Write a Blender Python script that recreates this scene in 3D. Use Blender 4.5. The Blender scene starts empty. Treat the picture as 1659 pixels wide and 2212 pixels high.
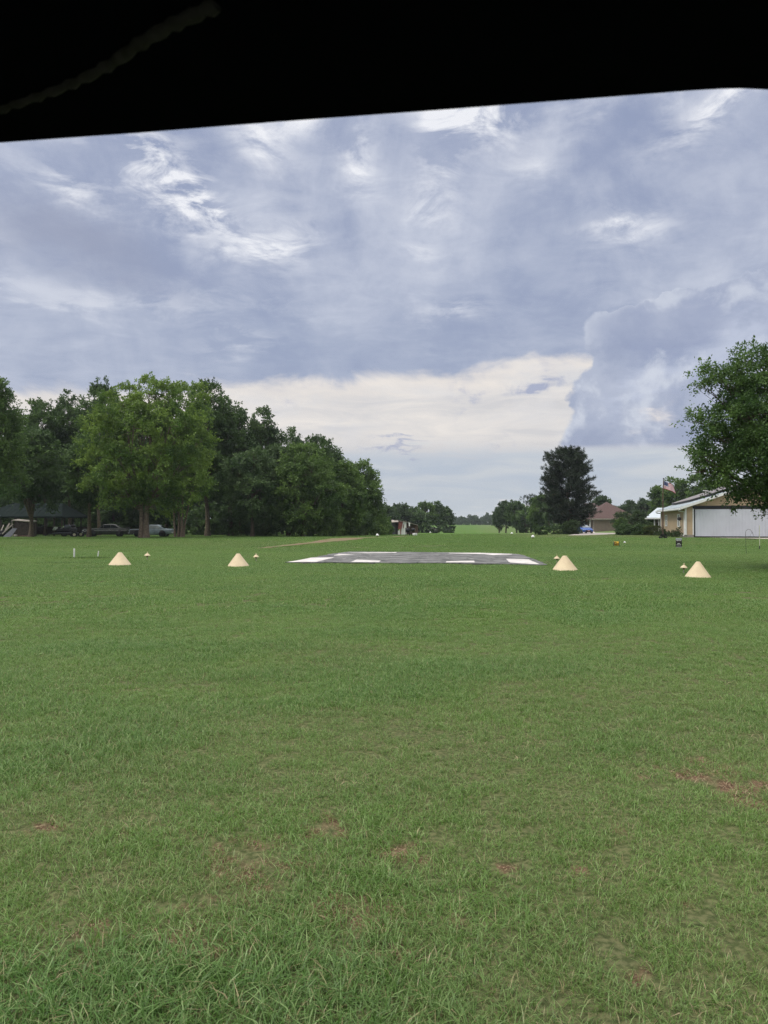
import bpy, bmesh, math, random
import numpy as np
from mathutils import Vector, Matrix
R = math.radians
C = bpy.context.scene.collection
scn = bpy.context.scene
CAMH = 1.65
FPX, CX, HY = 1661.0, 829.5, 1125.0      # focal length and horizon of the photograph, for measuring off real positions

def sm(a, b, x):
    t = np.clip((np.asarray(x, float) - a) / (b - a), 0, 1)
    return t * t * (3 - 2 * t)

def runway_x(y):
    return 1.0 + 0.1087 * (y - 30)

def gz(x, y):
    """height of the terrain"""
    x = np.asarray(x, float); y = np.asarray(y, float)
    z = -0.45 * sm(62, 132, y)
    side = sm(16, 42, np.abs(x - runway_x(y)))
    side = side * (1 - sm(240, 330, y))
    dip = -1.85 * sm(128, 205, y) + 0.95 * sm(250, 520, y) - 0.9 * sm(540, 640, y)
    z = z + dip * (1 - side)
    z = z + 0.05 * np.sin(x * 0.21 + 1.3) * np.sin(y * 0.13) * sm(14, 30, np.hypot(x, y)) * (1 - sm(45, 70, y))
    z = z + 0.02 * np.sin(x * 1.1) * np.sin(y * 0.9 + 1) * sm(3, 9, np.hypot(x, y)) * (1 - sm(20, 28, y))
    return z

def at(u, D):
    x = (u - CX) / FPX * D
    return Vector((x, D, float(gz(x, D))))
def hz(v, D):
    return CAMH - (v - HY) / FPX * D
def onground(u, v, h=0.0):
    D = FPX * (CAMH - h) / (v - HY)
    for _ in range(8):
        x = (u - CX) / FPX * D
        D = FPX * (CAMH - h - float(gz(x, D))) / (v - HY)
    return Vector(((u - CX) / FPX * D, D, float(gz((u - CX) / FPX * D, D))))

# ------------------------------------------------------------------ value noise (numpy)
def _hash(ix, iy, s):
    n = (ix * 374761393 + iy * 668265263 + s * 974634777) & 0xFFFFFFFF
    n = ((n ^ (n >> 13)) * 1274126177) & 0xFFFFFFFF
    return ((n ^ (n >> 16)) & 0xFFFF) / 65535.0
def vnoise(x, y, s=0):
    x = np.asarray(x, float); y = np.asarray(y, float)
    ix = np.floor(x).astype(np.int64); iy = np.floor(y).astype(np.int64)
    fx = x - ix; fy = y - iy
    fx = fx * fx * (3 - 2 * fx); fy = fy * fy * (3 - 2 * fy)
    a = _hash(ix, iy, s); b = _hash(ix + 1, iy, s); c = _hash(ix, iy + 1, s); d = _hash(ix + 1, iy + 1, s)
    return (a * (1 - fx) + b * fx) * (1 - fy) + (c * (1 - fx) + d * fx) * fy
def fbm(x, y, s=0, o=4):
    t = 0; amp = 0.5; tot = 0
    for k in range(o):
        t = t + amp * vnoise(x * 2 ** k + 17.3 * k, y * 2 ** k - 9.1 * k, s + k); tot += amp; amp *= 0.5
    return t / tot

# ------------------------------------------------------------------ scene bookkeeping
def tag(o, label=None, cat=None, group=None, kind=None):
    if label: o['label'] = label
    if cat: o['category'] = cat
    if group: o['group'] = group
    if kind: o['kind'] = kind
    return o
def thing(name, label, cat, loc=(0, 0, 0), rz=0, group=None):
    o = bpy.data.objects.new(name, None); C.objects.link(o)
    o.empty_display_size = 0.2
    o.location = loc; o.rotation_euler = (0, 0, rz)
    return tag(o, label, cat, group)
def link(name, me, mat=None, parent=None):
    if mat is not None:
        me.materials.clear()
        for m in (mat if isinstance(mat, (list, tuple)) else [mat]): me.materials.append(m)
    o = bpy.data.objects.new(name, me); C.objects.link(o)
    if parent is not None: o.parent = parent
    return o
def copy_tree(o, parent=None):
    c = o.copy(); C.objects.link(c)
    if parent is not None: c.parent = parent
    for ch in list(o.children): copy_tree(ch, c)
    return c

class MB:
    """collects shapes into one mesh"""
    def __init__(s): s.v = []; s.f = []; s.sm = []
    def add(s, vs, fs, smooth=False):
        n = len(s.v); s.v += [tuple(p) for p in vs]
        s.f += [tuple(i + n for i in f) for f in fs]; s.sm += [smooth] * len(fs); return s
    def box(s, c, d, rz=0, M=None):
        x, y, z = d[0] / 2, d[1] / 2, d[2] / 2
        vs = [Vector((sx * x, sy * y, sz * z)) for sz in (-1, 1) for sy in (-1, 1) for sx in (-1, 1)]
        m = Matrix.Rotation(rz, 3, 'Z') if M is None else M
        vs = [m @ p + Vector(c) for p in vs]
        return s.add(vs, [(0, 2, 3, 1), (4, 5, 7, 6), (0, 1, 5, 4), (2, 6, 7, 3), (0, 4, 6, 2), (1, 3, 7, 5)])
    def bevbox(s, c, d, b=0.01, rz=0):
        bm = bmesh.new(); bmesh.ops.create_cube(bm, size=1)
        for v in bm.verts: v.co = Vector((v.co.x * d[0], v.co.y * d[1], v.co.z * d[2]))
        bmesh.ops.bevel(bm, geom=bm.edges[:], offset=b, segments=2, affect='EDGES')
        m = Matrix.Rotation(rz, 3, 'Z'); bm.verts.index_update()
        s.add([m @ v.co + Vector(c) for v in bm.verts], [[v.index for v in f.verts] for f in bm.faces], True); bm.free(); return s
    def quad(s, *p): return s.add(p, [tuple(range(len(p)))])
    def prism(s, poly, a, b):
        """poly: list of points, extruded from offset vector a to offset vector b"""
        n = len(poly); a = Vector(a); b = Vector(b)
        vs = [Vector(p) + a for p in poly] + [Vector(p) + b for p in poly]
        fs = [tuple(range(n))[::-1], tuple(range(n, 2 * n))] + [(i, (i + 1) % n, n + (i + 1) % n, n + i) for i in range(n)]
        return s.add(vs, fs)
    def tube(s, pts, rad, n=8, cap=True, smooth=True):
        pts = [Vector(p) for p in pts]
        rad = rad if hasattr(rad, '__len__') else [rad] * len(pts)
        vs = []; ref = Vector((0.3, 0.9, 0.1))
        for i, p in enumerate(pts):
            d = (pts[min(i + 1, len(pts) - 1)] - pts[max(i - 1, 0)]).normalized()
            if abs(d.dot(ref)) > 0.95: ref = Vector((1, 0.1, 0.2))
            a = d.cross(ref).normalized(); b = d.cross(a)
            for k in range(n):
                t = 2 * math.pi * k / n; vs.append(p + (a * math.cos(t) + b * math.sin(t)) * rad[i])
        fs = [(i * n + k, i * n + (k + 1) % n, (i + 1) * n + (k + 1) % n, (i + 1) * n + k) for i in range(len(pts) - 1) for k in range(n)]
        s.add(vs, fs, smooth)
        if cap: s.add(vs[:n], [tuple(range(n))]); s.add(vs[-n:], [tuple(range(n))])
        return s
    def lathe(s, prof, n=24, c=(0, 0, 0), axis='Z', smooth=True, wob=None):
        vs = []
        for r, h in prof:
            for k in range(n):
                t = 2 * math.pi * k / n; rr = r * (wob(t, h) if wob else 1)
                p = (rr * math.cos(t), rr * math.sin(t), h)
                if axis == 'Y': p = (p[0], h, p[1])
                if axis == 'X': p = (h, p[0], p[1])
                vs.append(Vector(p) + Vector(c))
        m = len(prof)
        return s.add(vs, [(i * n + k, i * n + (k + 1) % n, (i + 1) * n + (k + 1) % n, (i + 1) * n + k) for i in range(m - 1) for k in range(n)], smooth)
    def mesh(s, name):
        me = bpy.data.meshes.new(name); me.from_pydata([tuple(p) for p in s.v], [], s.f); me.validate()
        if len(me.polygons) == len(s.sm): me.polygons.foreach_set('use_smooth', s.sm)
        me.update()
        bm = bmesh.new(); bm.from_mesh(me); bmesh.ops.recalc_face_normals(bm, faces=bm.faces[:]); bm.to_mesh(me); bm.free()
        return me
    def build(s, name, mat, parent=None): return link(name, s.mesh(name), mat, parent)

# ------------------------------------------------------------------ materials
def newmat(name):
    m = bpy.data.materials.new(name); m.use_nodes = True
    return m, m.node_tree.nodes, m.node_tree.links, m.node_tree.nodes['Principled BSDF']
def setin(n, k, v):
    if k in n.inputs: n.inputs[k].default_value = v
def simple(name, col, rough=0.6, metal=0.0, var=0.12, scale=6.0, bump=0.0, spec=0.4, dirt=None):
    m, N, L, P = newmat(name)
    setin(P, 'Roughness', rough); setin(P, 'Metallic', metal); setin(P, 'Specular IOR Level', spec)
    tc = N.new('ShaderNodeTexCoord'); no = N.new('ShaderNodeTexNoise')
    no.inputs['Scale'].default_value = scale; no.inputs['Detail'].default_value = 5; no.inputs['Roughness'].default_value = 0.6
    L.new(tc.outputs['Object'], no.inputs['Vector'])
    mx = N.new('ShaderNodeMix'); mx.data_type = 'RGBA'
    d = dirt or tuple(c * (1 - 2 * var) for c in col)
    mx.inputs['A'].default_value = (*d, 1); mx.inputs['B'].default_value = (*[min(1, c * (1 + var * 0.6)) for c in col], 1)
    rp = N.new('ShaderNodeMapRange'); rp.inputs['From Min'].default_value = 0.28; rp.inputs['From Max'].default_value = 0.62
    L.new(no.outputs['Fac'], rp.inputs['Value']); L.new(rp.outputs['Result'], mx.inputs['Factor'])
    L.new(mx.outputs['Result'], P.inputs['Base Color'])
    if bump:
        b = N.new('ShaderNodeBump'); b.inputs['Strength'].default_value = bump; b.inputs['Distance'].default_value = 0.02
        L.new(no.outputs['Fac'], b.inputs['Height']); L.new(b.outputs['Normal'], P.inputs['Normal'])
    return m
def foliage(name, col, col2, trans=0.35, scale=0.35, gloss=0.25):
    """leaf material: two hues varied by clump, and by single leaf"""
    m, N, L, P = newmat(name)
    tc = N.new('ShaderNodeTexCoord'); no = N.new('ShaderNodeTexNoise'); no.inputs['Scale'].default_value = scale
    no.inputs['Detail'].default_value = 3
    L.new(tc.outputs['Object'], no.inputs['Vector'])
    at_ = N.new('ShaderNodeAttribute'); at_.attribute_name = 'rnd'
    ad = N.new('ShaderNodeMath'); ad.operation = 'MULTIPLY_ADD'; ad.inputs[1].default_value = 0.55; ad.inputs[2].default_value = -0.2
    L.new(at_.outputs['Fac'], ad.inputs[0])
    mr = N.new('ShaderNodeMapRange'); mr.inputs['From Min'].default_value = 0.35; mr.inputs['From Max'].default_value = 0.68
    L.new(no.outputs['Fac'], mr.inputs['Value'])
    su = N.new('ShaderNodeMath'); su.operation = 'ADD'; su.use_clamp = True
    L.new(mr.outputs['Result'], su.inputs[0]); L.new(ad.outputs[0], su.inputs[1])
    mx = N.new('ShaderNodeMix'); mx.data_type = 'RGBA'
    mx.inputs['A'].default_value = (*col, 1); mx.inputs['B'].default_value = (*col2, 1)
    L.new(su.outputs[0], mx.inputs['Factor'])
    L.new(mx.outputs['Result'], P.inputs['Base Color']); setin(P, 'Roughness', 0.55); setin(P, 'Specular IOR Level', gloss)
    tr = N.new('ShaderNodeBsdfTranslucent'); L.new(mx.outputs['Result'], tr.inputs['Color'])
    ms = N.new('ShaderNodeMixShader'); ms.inputs[0].default_value = trans
    L.new(P.outputs[0], ms.inputs[1]); L.new(tr.outputs[0], ms.inputs[2])
    L.new(ms.outputs[0], N['Material Output'].inputs['Surface'])
    return m
MAT = {}
MAT['bark'] = simple('bark', (0.11, 0.085, 0.062), 0.95, var=0.3, scale=9, bump=0.6)
MAT['bark_light'] = simple('pale_bark', (0.165, 0.125, 0.095), 0.95, var=0.3, scale=7, bump=0.6)
MAT['leaf_bright'] = foliage('leaf_bright', (0.066, 0.135, 0.028), (0.215, 0.315, 0.06))  # leaf tones here and below spread apart to paint in highlights and recesses
MAT['leaf_mid'] = foliage('leaf_mid', (0.05, 0.10, 0.028), (0.145, 0.23, 0.058))
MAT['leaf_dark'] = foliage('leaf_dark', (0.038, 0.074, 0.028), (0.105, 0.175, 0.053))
MAT['leaf_blue'] = foliage('leaf_blue_green', (0.045, 0.086, 0.036), (0.122, 0.19, 0.07))
MAT['leaf_far'] = foliage('leaf_far', (0.048, 0.085, 0.036), (0.085, 0.135, 0.052))
MAT['needle'] = foliage('pine_needle', (0.017, 0.03, 0.017), (0.034, 0.052, 0.026), trans=0.15, scale=0.8)
MAT['shrub'] = foliage('shrub_leaf', (0.042, 0.075, 0.028), (0.075, 0.115, 0.04))
MAT['hedge'] = foliage('hedge_leaf', (0.075, 0.105, 0.026), (0.12, 0.15, 0.04))
MAT['locust'] = foliage('feathery_leaf', (0.042, 0.092, 0.028), (0.13, 0.22, 0.055), scale=0.7)
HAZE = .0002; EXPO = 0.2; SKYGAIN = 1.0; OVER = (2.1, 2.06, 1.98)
# ------------------------------------------------------------------ trees
def leaf_mesh(name, P, D, Nn, ln, wd, rnd):
    """P base points, D leaf axis, Nn leaf normal; one folded rhombus a leaf"""
    n = len(P)
    S = np.cross(D, Nn); S /= np.linalg.norm(S, axis=1)[:, None] + 1e-9
    ln = ln[:, None]; wd = wd[:, None]
    V = np.empty((n, 4, 3))
    V[:, 0] = P; V[:, 1] = P + D * ln * 0.5 + S * wd * 0.5 ; V[:, 2] = P + D * ln; V[:, 3] = P + D * ln * 0.5 - S * wd * 0.5
    me = bpy.data.meshes.new(name)
    me.vertices.add(n * 4); me.vertices.foreach_set('co', V.astype(np.float32).ravel())
    me.loops.add(n * 4); me.loops.foreach_set('vertex_index', np.arange(n * 4, dtype=np.int32))
    me.polygons.add(n); me.polygons.foreach_set('loop_start', np.arange(0, n * 4, 4, dtype=np.int32))
    a = me.attributes.new('rnd', 'FLOAT', 'FACE'); a.data.foreach_set('value', rnd.astype(np.float32))
    me.update(); return me
def unit(v): return v / (np.linalg.norm(v, axis=-1, keepdims=True) + 1e-9)

def crown_leaves(rg, lobes, n_leaf, leaf, sprig=0.9, per=24, droop=0.15, out=0.7, inner=0.62, shoots=0.0):
    lobes = np.array(lobes)                                    # cx cy cz rx ry rz
    cen = lobes[:, :3]; rad = lobes[:, 3:]
    area = (rad[:, 0] * rad[:, 1] * rad[:, 2]) ** (2 / 3)
    ns = max(8, n_leaf // per)
    # sprig roots near lobe surfaces
    pick = rg.choice(len(lobes), size=ns * 2, p=area / area.sum())
    d = unit(rg.normal(size=(ns * 2, 3)))
    f = rg.uniform(0.55, 1.04, size=(ns * 2, 1)) ** 0.7
    p = cen[pick] + d * rad[pick] * f
    # drop those deep in another lobe
    dist = np.linalg.norm((p[:, None, :] - cen[None]) / rad[None], axis=2)
    dist[np.arange(len(p)), pick] = 9
    keep = dist.min(axis=1) > inner
    p = p[keep][:ns]; d = d[keep][:ns]
    ns = len(p)
    # gather the sprigs in flattened clumps with gaps between
    nc = max(6, ns // 11); ci = rg.choice(ns, nc, replace=False)
    near = np.argmin(((p[:, None, :] - p[ci][None]) ** 2).sum(-1), axis=1) if ns * nc < 6e6 else rg.integers(0, nc, ns)
    cc = p[ci][near]; dd = d[ci][near]
    off = (p - cc) * np.array([.8, .8, .62]) ; off[:, 2] = np.abs(off[:, 2]) * .6 + off[:, 2] * .4
    p = cc + off; d = unit(dd * .7 + d * .5)
    csh = rg.random(nc)[near]
    ax = unit(d * out + rg.normal(size=(ns, 3)) * 0.55 + np.array([0, 0, 0.25]))
    if shoots > 0:
        up = (rg.random(ns) < shoots) & (d[:, 2] > 0.35)
        ax[up] = unit(ax[up] * 0.4 + np.array([0, 0, 1.0]))
    L = sprig * rg.uniform(0.5, 1.35, size=ns)
    t = rg.random((ns, per)) ** 0.8
    pos = p[:, None] + ax[:, None] * (t * L[:, None])[..., None]
    pos[..., 2] -= droop * (t * L[:, None]) ** 2
    pos += rg.normal(size=pos.shape) * (0.16 * sprig) * (1.15 - t[..., None] * 0.75)
    la = unit(ax[:, None] * 0.6 + rg.normal(size=pos.shape) * 0.6 - np.array([0, 0, 0.12]))
    no = unit(rg.normal(size=pos.shape) * 0.8 + np.array([0, 0, 0.9]))
    sr = csh[:, None] * 0.45 + rg.random(ns)[:, None] * 0.2 + rg.random((ns, per)) * 0.35
    pos = pos.reshape(-1, 3); la = la.reshape(-1, 3); no = no.reshape(-1, 3)
    ln = leaf * rg.uniform(0.65, 1.3, len(pos)); wd = ln * rg.uniform(0.42, 0.7, len(pos))
    return pos, la, no, ln, wd, sr.ravel()

def auto_lobes(rg, W, z0, H, n=11, depth=1.0, top=0.5):
    """lobes filling a rounded crown of width W between z0 and H"""
    out = []; hh = H - z0
    for k in range(n):
        t = (k + 0.5) / n
        zc = z0 + hh * (0.16 + 0.72 * t)
        env = math.sin(math.pi * min(0.97, (0.2 + 0.72 * t))) ** 0.6 if t > top else 0.75 + 0.25 * math.sin(math.pi * t / (2 * top))
        r = rg.uniform(0.17, 0.27) * W * (1.08 - 0.4 * t)
        rho = max(0, W / 2 * env - r) * rg.uniform(0.55, 1.0)
        a = k * 2.399 + rg.uniform(-0.5, 0.5)
        out.append((rho * math.cos(a), rho * math.sin(a) * depth, zc, r * rg.uniform(0.9, 1.25), r * rg.uniform(0.9, 1.25), min(r * rg.uniform(0.7, 1.0), hh * 0.3)))
    out.append((0, 0, z0 + hh * 0.52, W * 0.27, W * 0.27 * depth, hh * 0.33))
    out.append((rg.uniform(-.1, .1) * W, 0, H - hh * 0.2, W * 0.2, W * 0.2, hh * 0.2))
    return out

def limbs(rg, mb, lobes, stems, fork, r0, n=6):
    """tapered stems from the ground to the fork, a limb to every lobe, side branches in each"""
    tops = []
    for (bx, by, tx, ty, r) in stems:
        k = 6; pts = []; rr = []
        for i in range(k + 1):
            t = i / k; w = 0.04 * fork * math.sin(t * 5 + bx * 7)
            pts.append((bx + (tx - bx) * t ** 1.3 + w * 0.3, by + (ty - by) * t, fork * t - (0.25 if i == 0 else 0)))
            rr.append(r * (1.5 - 0.9 * min(1, t * 6) * 0.5 - 0.35 * t) if i < 2 else r * (1.02 - 0.4 * t))
        mb.tube(pts, rr, 9); tops.append((Vector(pts[-1]), rr[-1], Vector(pts[-3]), rr[-3]))
    for lb in lobes:
        c = Vector(lb[:3]); j = min(range(len(tops)), key=lambda q: (tops[q][0] - c).length)
        a, ra, a2, ra2 = tops[j]
        if rg.random() < 0.35: a, ra = a2, ra2
        e = c + Vector((0, 0, lb[5] * 0.45)); m = a.lerp(e, 0.5) + Vector((rg.normal() * 0.25, rg.normal() * 0.25, -0.15 * (e - a).length * rg.uniform(-0.3, 0.9)))
        q = [a, a.lerp(m, 0.55) + Vector((0, 0, 0.1)), m, m.lerp(e, 0.5) + Vector((rg.normal() * .12, rg.normal() * .12, .08)), e]
        r1 = min(ra * 0.75, r0 * rg.uniform(0.3, 0.5))
        mb.tube(q, [r1, r1 * 0.8, r1 * 0.6, r1 * 0.4, r1 * 0.16], 6)
        for _ in range(n):
            t = rg.uniform(0.35, 0.95); i = int(t * 4); s = q[i].lerp(q[min(4, i + 1)], t * 4 - i)
            d = Vector(unit(rg.normal(size=3)) * np.array(lb[3:]) * 0.85); e2 = c + d
            mb.tube([s, s.lerp(e2, 0.5) + Vector((0, 0, 0.12)), e2], [r1 * 0.35, r1 * 0.22, r1 * 0.07], 4, cap=False)
    return mb

def tree(name, label, x, y, W, z0, H, seed, mat, n_leaf=26000, leaf=0.27, stems=None, fork=None, r0=0.22, lobes=None, nl=11,
         group=None, sprig=0.9, shoots=0.25, depth=1.0, cat='tree', bark='bark', droop=0.15, trunk=True, top=0.5, leaf_per=24):
    rg = np.random.default_rng(seed)
    lb = lobes or auto_lobes(rg, W, z0, H, nl, depth, top)
    t = thing(name, label, cat, (x, y, float(gz(x, y))), 0, group)
    fork = fork if fork is not None else max(0.8, z0 + (H - z0) * 0.15)
    if trunk:
        st = stems or [(0, 0, rg.uniform(-.3, .3), rg.uniform(-.3, .3), r0)]
        mb = MB(); limbs(rg, mb, lb, st, fork, r0); mb.build('trunk', MAT[bark], t)
    me = leaf_mesh('crown', *crown_leaves(rg, lb, n_leaf, leaf, sprig=sprig, shoots=shoots, droop=droop, per=leaf_per), )
    link('crown', me, MAT[mat], t)
    return t

def ptree(label, u, D, vtop, wpx, vbot, seed, mat, name='leafy_tree', **k):
    """a tree placed by its bearing and distance"""
    p = at(u, D); s = D / FPX
    return tree(name, label, p.x, p.y, wpx * s, hz(vbot, D) - p.z, hz(vtop, D) - p.z, seed, mat, **k)

WOOD = 'trees of the dense wood on the left'
# -- the bright tree in front and its neighbours
p = at(311, 76); s3 = 76 / FPX
def lb3(u, v, r, dy=0, rz=None): return ((u - 311) * s3, dy, hz(v, 76) - p.z, r * s3, r * s3, (rz or r) * s3)
L3 = [lb3(335, 870, 52, 0, 44), lb3(265, 895, 52, -1), lb3(400, 880, 50, .6), lb3(225, 945, 52, -.5), lb3(300, 950, 70, -1.5), lb3(380, 940, 62, -1.2),
      lb3(425, 965, 36, 0.5), lb3(212, 1000, 44, .3), lb3(275, 1020, 56, -2, 44), lb3(350, 1015, 58, -1.8, 46), lb3(405, 1020, 40, -.6, 34),
      lb3(215, 1055, 34, 0, 24), lb3(280, 1072, 34, -1.2, 22), lb3(345, 1068, 38, -1.0, 24), lb3(425, 1048, 34, -1.0, 24), lb3(320, 845, 26, 0, 28), lb3(360, 850, 26, 0, 26), lb3(310, 960, 75, 2.2, 70), lb3(300, 892, 58, 1.6), lb3(358, 890, 58, 1.6), lb3(300, 1092, 26, -.8, 16), lb3(250, 1082, 26, -.6, 18), lb3(352, 1094, 28, -.8, 16), lb3(400, 1080, 28, -.6, 18)]
tree('leafy_tree', 'bright green rounded tree with a pale double trunk, in front of the two old cars', p.x, p.y, 13, 3, 16, 33, 'leaf_bright',
     n_leaf=88000, leaf=0.21, lobes=L3, stems=[(-0.2, 0, -0.35, 0, 0.27), (0.18, -.05, 0.4, 0, 0.3)], fork=3.9, r0=0.26, sprig=0.8, bark='bark_light', shoots=.35)
p = at(388, 82)
tree('leafy_tree', 'light green tree on four slender pale stems, right of the bright green tree', p.x, p.y, 6.2, 3.1, 13.6, 34, 'leaf_bright', n_leaf=26000, leaf=0.24,
     stems=[(-.45, 0, -.75, 0, .11), (-.1, .1, -.2, .1, .15), (.22, 0, .35, 0, .16), (.38, .15, 1.1, .2, .11)], fork=4.2, r0=.2, bark='bark_light')
ptree('feathery grey-green tree cut off by the left edge of the photo', -22, 70, 812, 170, 1090, 35, 'leaf_mid', n_leaf=42000, leaf=0.22, sprig=1.15, shoots=.4, r0=.26)
p = at(67, 82)
tree('leafy_tree', 'dark tree with a forked black trunk standing in front of the open shelter', p.x, p.y, 8.0, 3.2, 11.6, 36, 'leaf_dark', n_leaf=34000, leaf=0.25,
     stems=[(0, 0, .1, 0, .27)], fork=2.6, r0=.34)
ptree('dark tree with a bushy peak right of the feathery tree at the left edge', 98, 98, 868, 140, 1080, 37, 'leaf_dark', group=WOOD, nl=13, shoots=.5, n_leaf=30000)
ptree('dark tree peaking just left of the tallest spire in the left wood', 150, 101, 855, 122, 1080, 38, 'leaf_dark', group=WOOD, nl=13, shoots=.5, n_leaf=30000)
ptree('dark spired tree rising just left of the bright green tree', 214, 97, 824, 132, 1080, 39, 'leaf_dark', group=WOOD, nl=14, shoots=.6, n_leaf=34000, top=.35)
p = at(192, 81)
tree('leafy_tree', 'thin dark tree whose straight black trunk crosses the front of the dark sedan', p.x, p.y, 6.0, 3.4, 10.2, 40, 'leaf_dark', n_leaf=22000, stems=[(0, 0, .1, 0, .23)], fork=4, r0=.24, group=WOOD)
ptree('tall dark tree rising behind the right side of the bright green tree', 448, 91, 824, 165, 1085, 41, 'leaf_dark', group=WOOD, n_leaf=36000, r0=.3, shoots=.4)
ptree('broad dark tree whose right shoulder overtops the middle of the wood', 498, 93, 864, 130, 1095, 42, 'leaf_dark', group=WOOD, n_leaf=26000, r0=.3)
ptree('narrow airy tree standing up alone beside the dark shoulder of the wood', 566, 96, 888, 108, 1080, 43, 'leaf_blue', group=WOOD, shoots=.6, n_leaf=22000, sprig=1.0)
ptree('dark low tree with drooping branches over the black gap of the wood edge', 545, 86, 975, 150, 1118, 44, 'leaf_blue', group=WOOD, n_leaf=30000, leaf=.25, droop=.4)
ptree('tree with upswept twigs on top, left of the round mid-green tree', 622, 95, 942, 130, 1100, 45, 'leaf_blue', group=WOOD, shoots=.8, sprig=1.2)
ptree('round mid-green tree bulging forward at the wood edge', 655, 86, 966, 180, 1146, 46, 'leaf_mid', group=WOOD, n_leaf=42000, leaf=.24, nl=14)
ptree('dark upswept tree behind the round mid-green tree', 700, 97, 950, 140, 1120, 47, 'leaf_dark', group=WOOD, shoots=.7, sprig=1.1, n_leaf=30000)
ptree('mid-green tree filling the step near the right end of the wood', 738, 94, 1000, 116, 1140, 48, 'leaf_mid', group=WOOD, n_leaf=26000)
ptree('last tree at the right end of the wood, with an open ragged side', 786, 103, 1000, 108, 1135, 49, 'leaf_mid', group=WOOD, n_leaf=28000, shoots=.6)
# -- rows behind, alike: shared label
rg0 = np.random.default_rng(5)
k = 0
for u in range(-70, 790, 62):
    env = np.interp(u, [-70, 60, 200, 330, 430, 520, 560, 620, 700, 800], [860, 905, 870, 870, 860, 915, 930, 975, 985, 1045])
    ptree('dark tree deep in the left wood behind its front row', u + rg0.uniform(-12, 12), 108 + rg0.uniform(0, 14), env + rg0.uniform(-4, 20), 116, 1142, 100 + k, 'leaf_dark',
          group='dark trees deep in the left wood', n_leaf=17000, leaf=.40, nl=10); k += 1
for u in range(-90, 660, 52):
    ptree('dark leafy tree at the back of the left wood', u + rg0.uniform(-12, 12), 128 + rg0.uniform(0, 12), np.interp(u, [-90, 500, 660], [930, 960, 1010]) + rg0.uniform(-8, 20), 130, 1150, 160 + k, 'leaf_dark',
          group='trees at the back of the left wood', n_leaf=11000, leaf=.55, nl=10, sprig=1.3, trunk=False); k += 1
# -- shrubs: wood edge
def shrub(label, u, D, vtop, wpx, seed, mat='leaf_mid', name='shrub', group=None, n_leaf=5200, leaf=.2, cat='shrub', vb=None, **k):
    p = at(u, D); s = D / FPX
    W = wpx * s; H = hz(vtop, D) - p.z
    rg = np.random.default_rng(seed)
    lb = [(rg.uniform(-.32, .32) * W, rg.uniform(-.25, .25) * W, H * rg.uniform(.25, .68), W * rg.uniform(.2, .3), W * rg.uniform(.2, .28), H * rg.uniform(.24, .32)) for _ in range(7)]
    lb.append((0, 0, H * .45, W * .36, W * .32, H * .44))
    return tree(name, label, p.x, p.y, W, .1, H, seed, mat, lobes=lb, n_leaf=n_leaf, leaf=leaf, fork=.35, r0=.05, group=group, cat=cat, sprig=k.pop('sprig', .5), **k)
EDGE = 'shrubs along the edge of the left wood'
lab = ['dark leafy shrub at the black gap of the wood edge', 'pale-tipped shrub under the drooping low tree of the wood', 'leafy shrub under the left side of the round mid-green tree',
       'leafy shrub under the right side of the round mid-green tree', 'shrub by the bare red patch of the dirt track', 'arching shrub right of the red patch of the dirt track',
       'loose shrub under the last tree of the wood', 'low shrub left of the grey tin shed', 'bushy shrub against the grey tin shed', 'thicket hiding the shed with the pale roof edge']
for i, (u, D, vt, w, mt) in enumerate([(520, 93, 1098, 75, 'leaf_dark'), (575, 92, 1092, 80, 'leaf_blue'), (625, 87, 1108, 90, 'leaf_blue'), (690, 89, 1100, 90, 'leaf_mid'), (733, 94, 1092, 85, 'leaf_mid'),
        (768, 97, 1100, 70, 'leaf_blue'), (795, 101, 1096, 70, 'leaf_mid'), (817, 104, 1126, 44, 'leaf_mid'), (829, 107, 1134, 20, 'leaf_mid'), (815, 117, 1117, 56, 'leaf_mid')]):
    shrub(lab[i], u, D, vt, w, 300 + i, mt, group=EDGE, n_leaf=7500, leaf=.21, sprig=.75)
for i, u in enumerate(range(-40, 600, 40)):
    shrub('dark undergrowth shrub in the shade beneath the left wood', u, 104 + (i * 37 % 12), 1072 + (i * 53 % 22), 92, 330 + i, 'leaf_dark', group='undergrowth in the shade of the left wood', n_leaf=4200, leaf=.34, sprig=.8)

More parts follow.
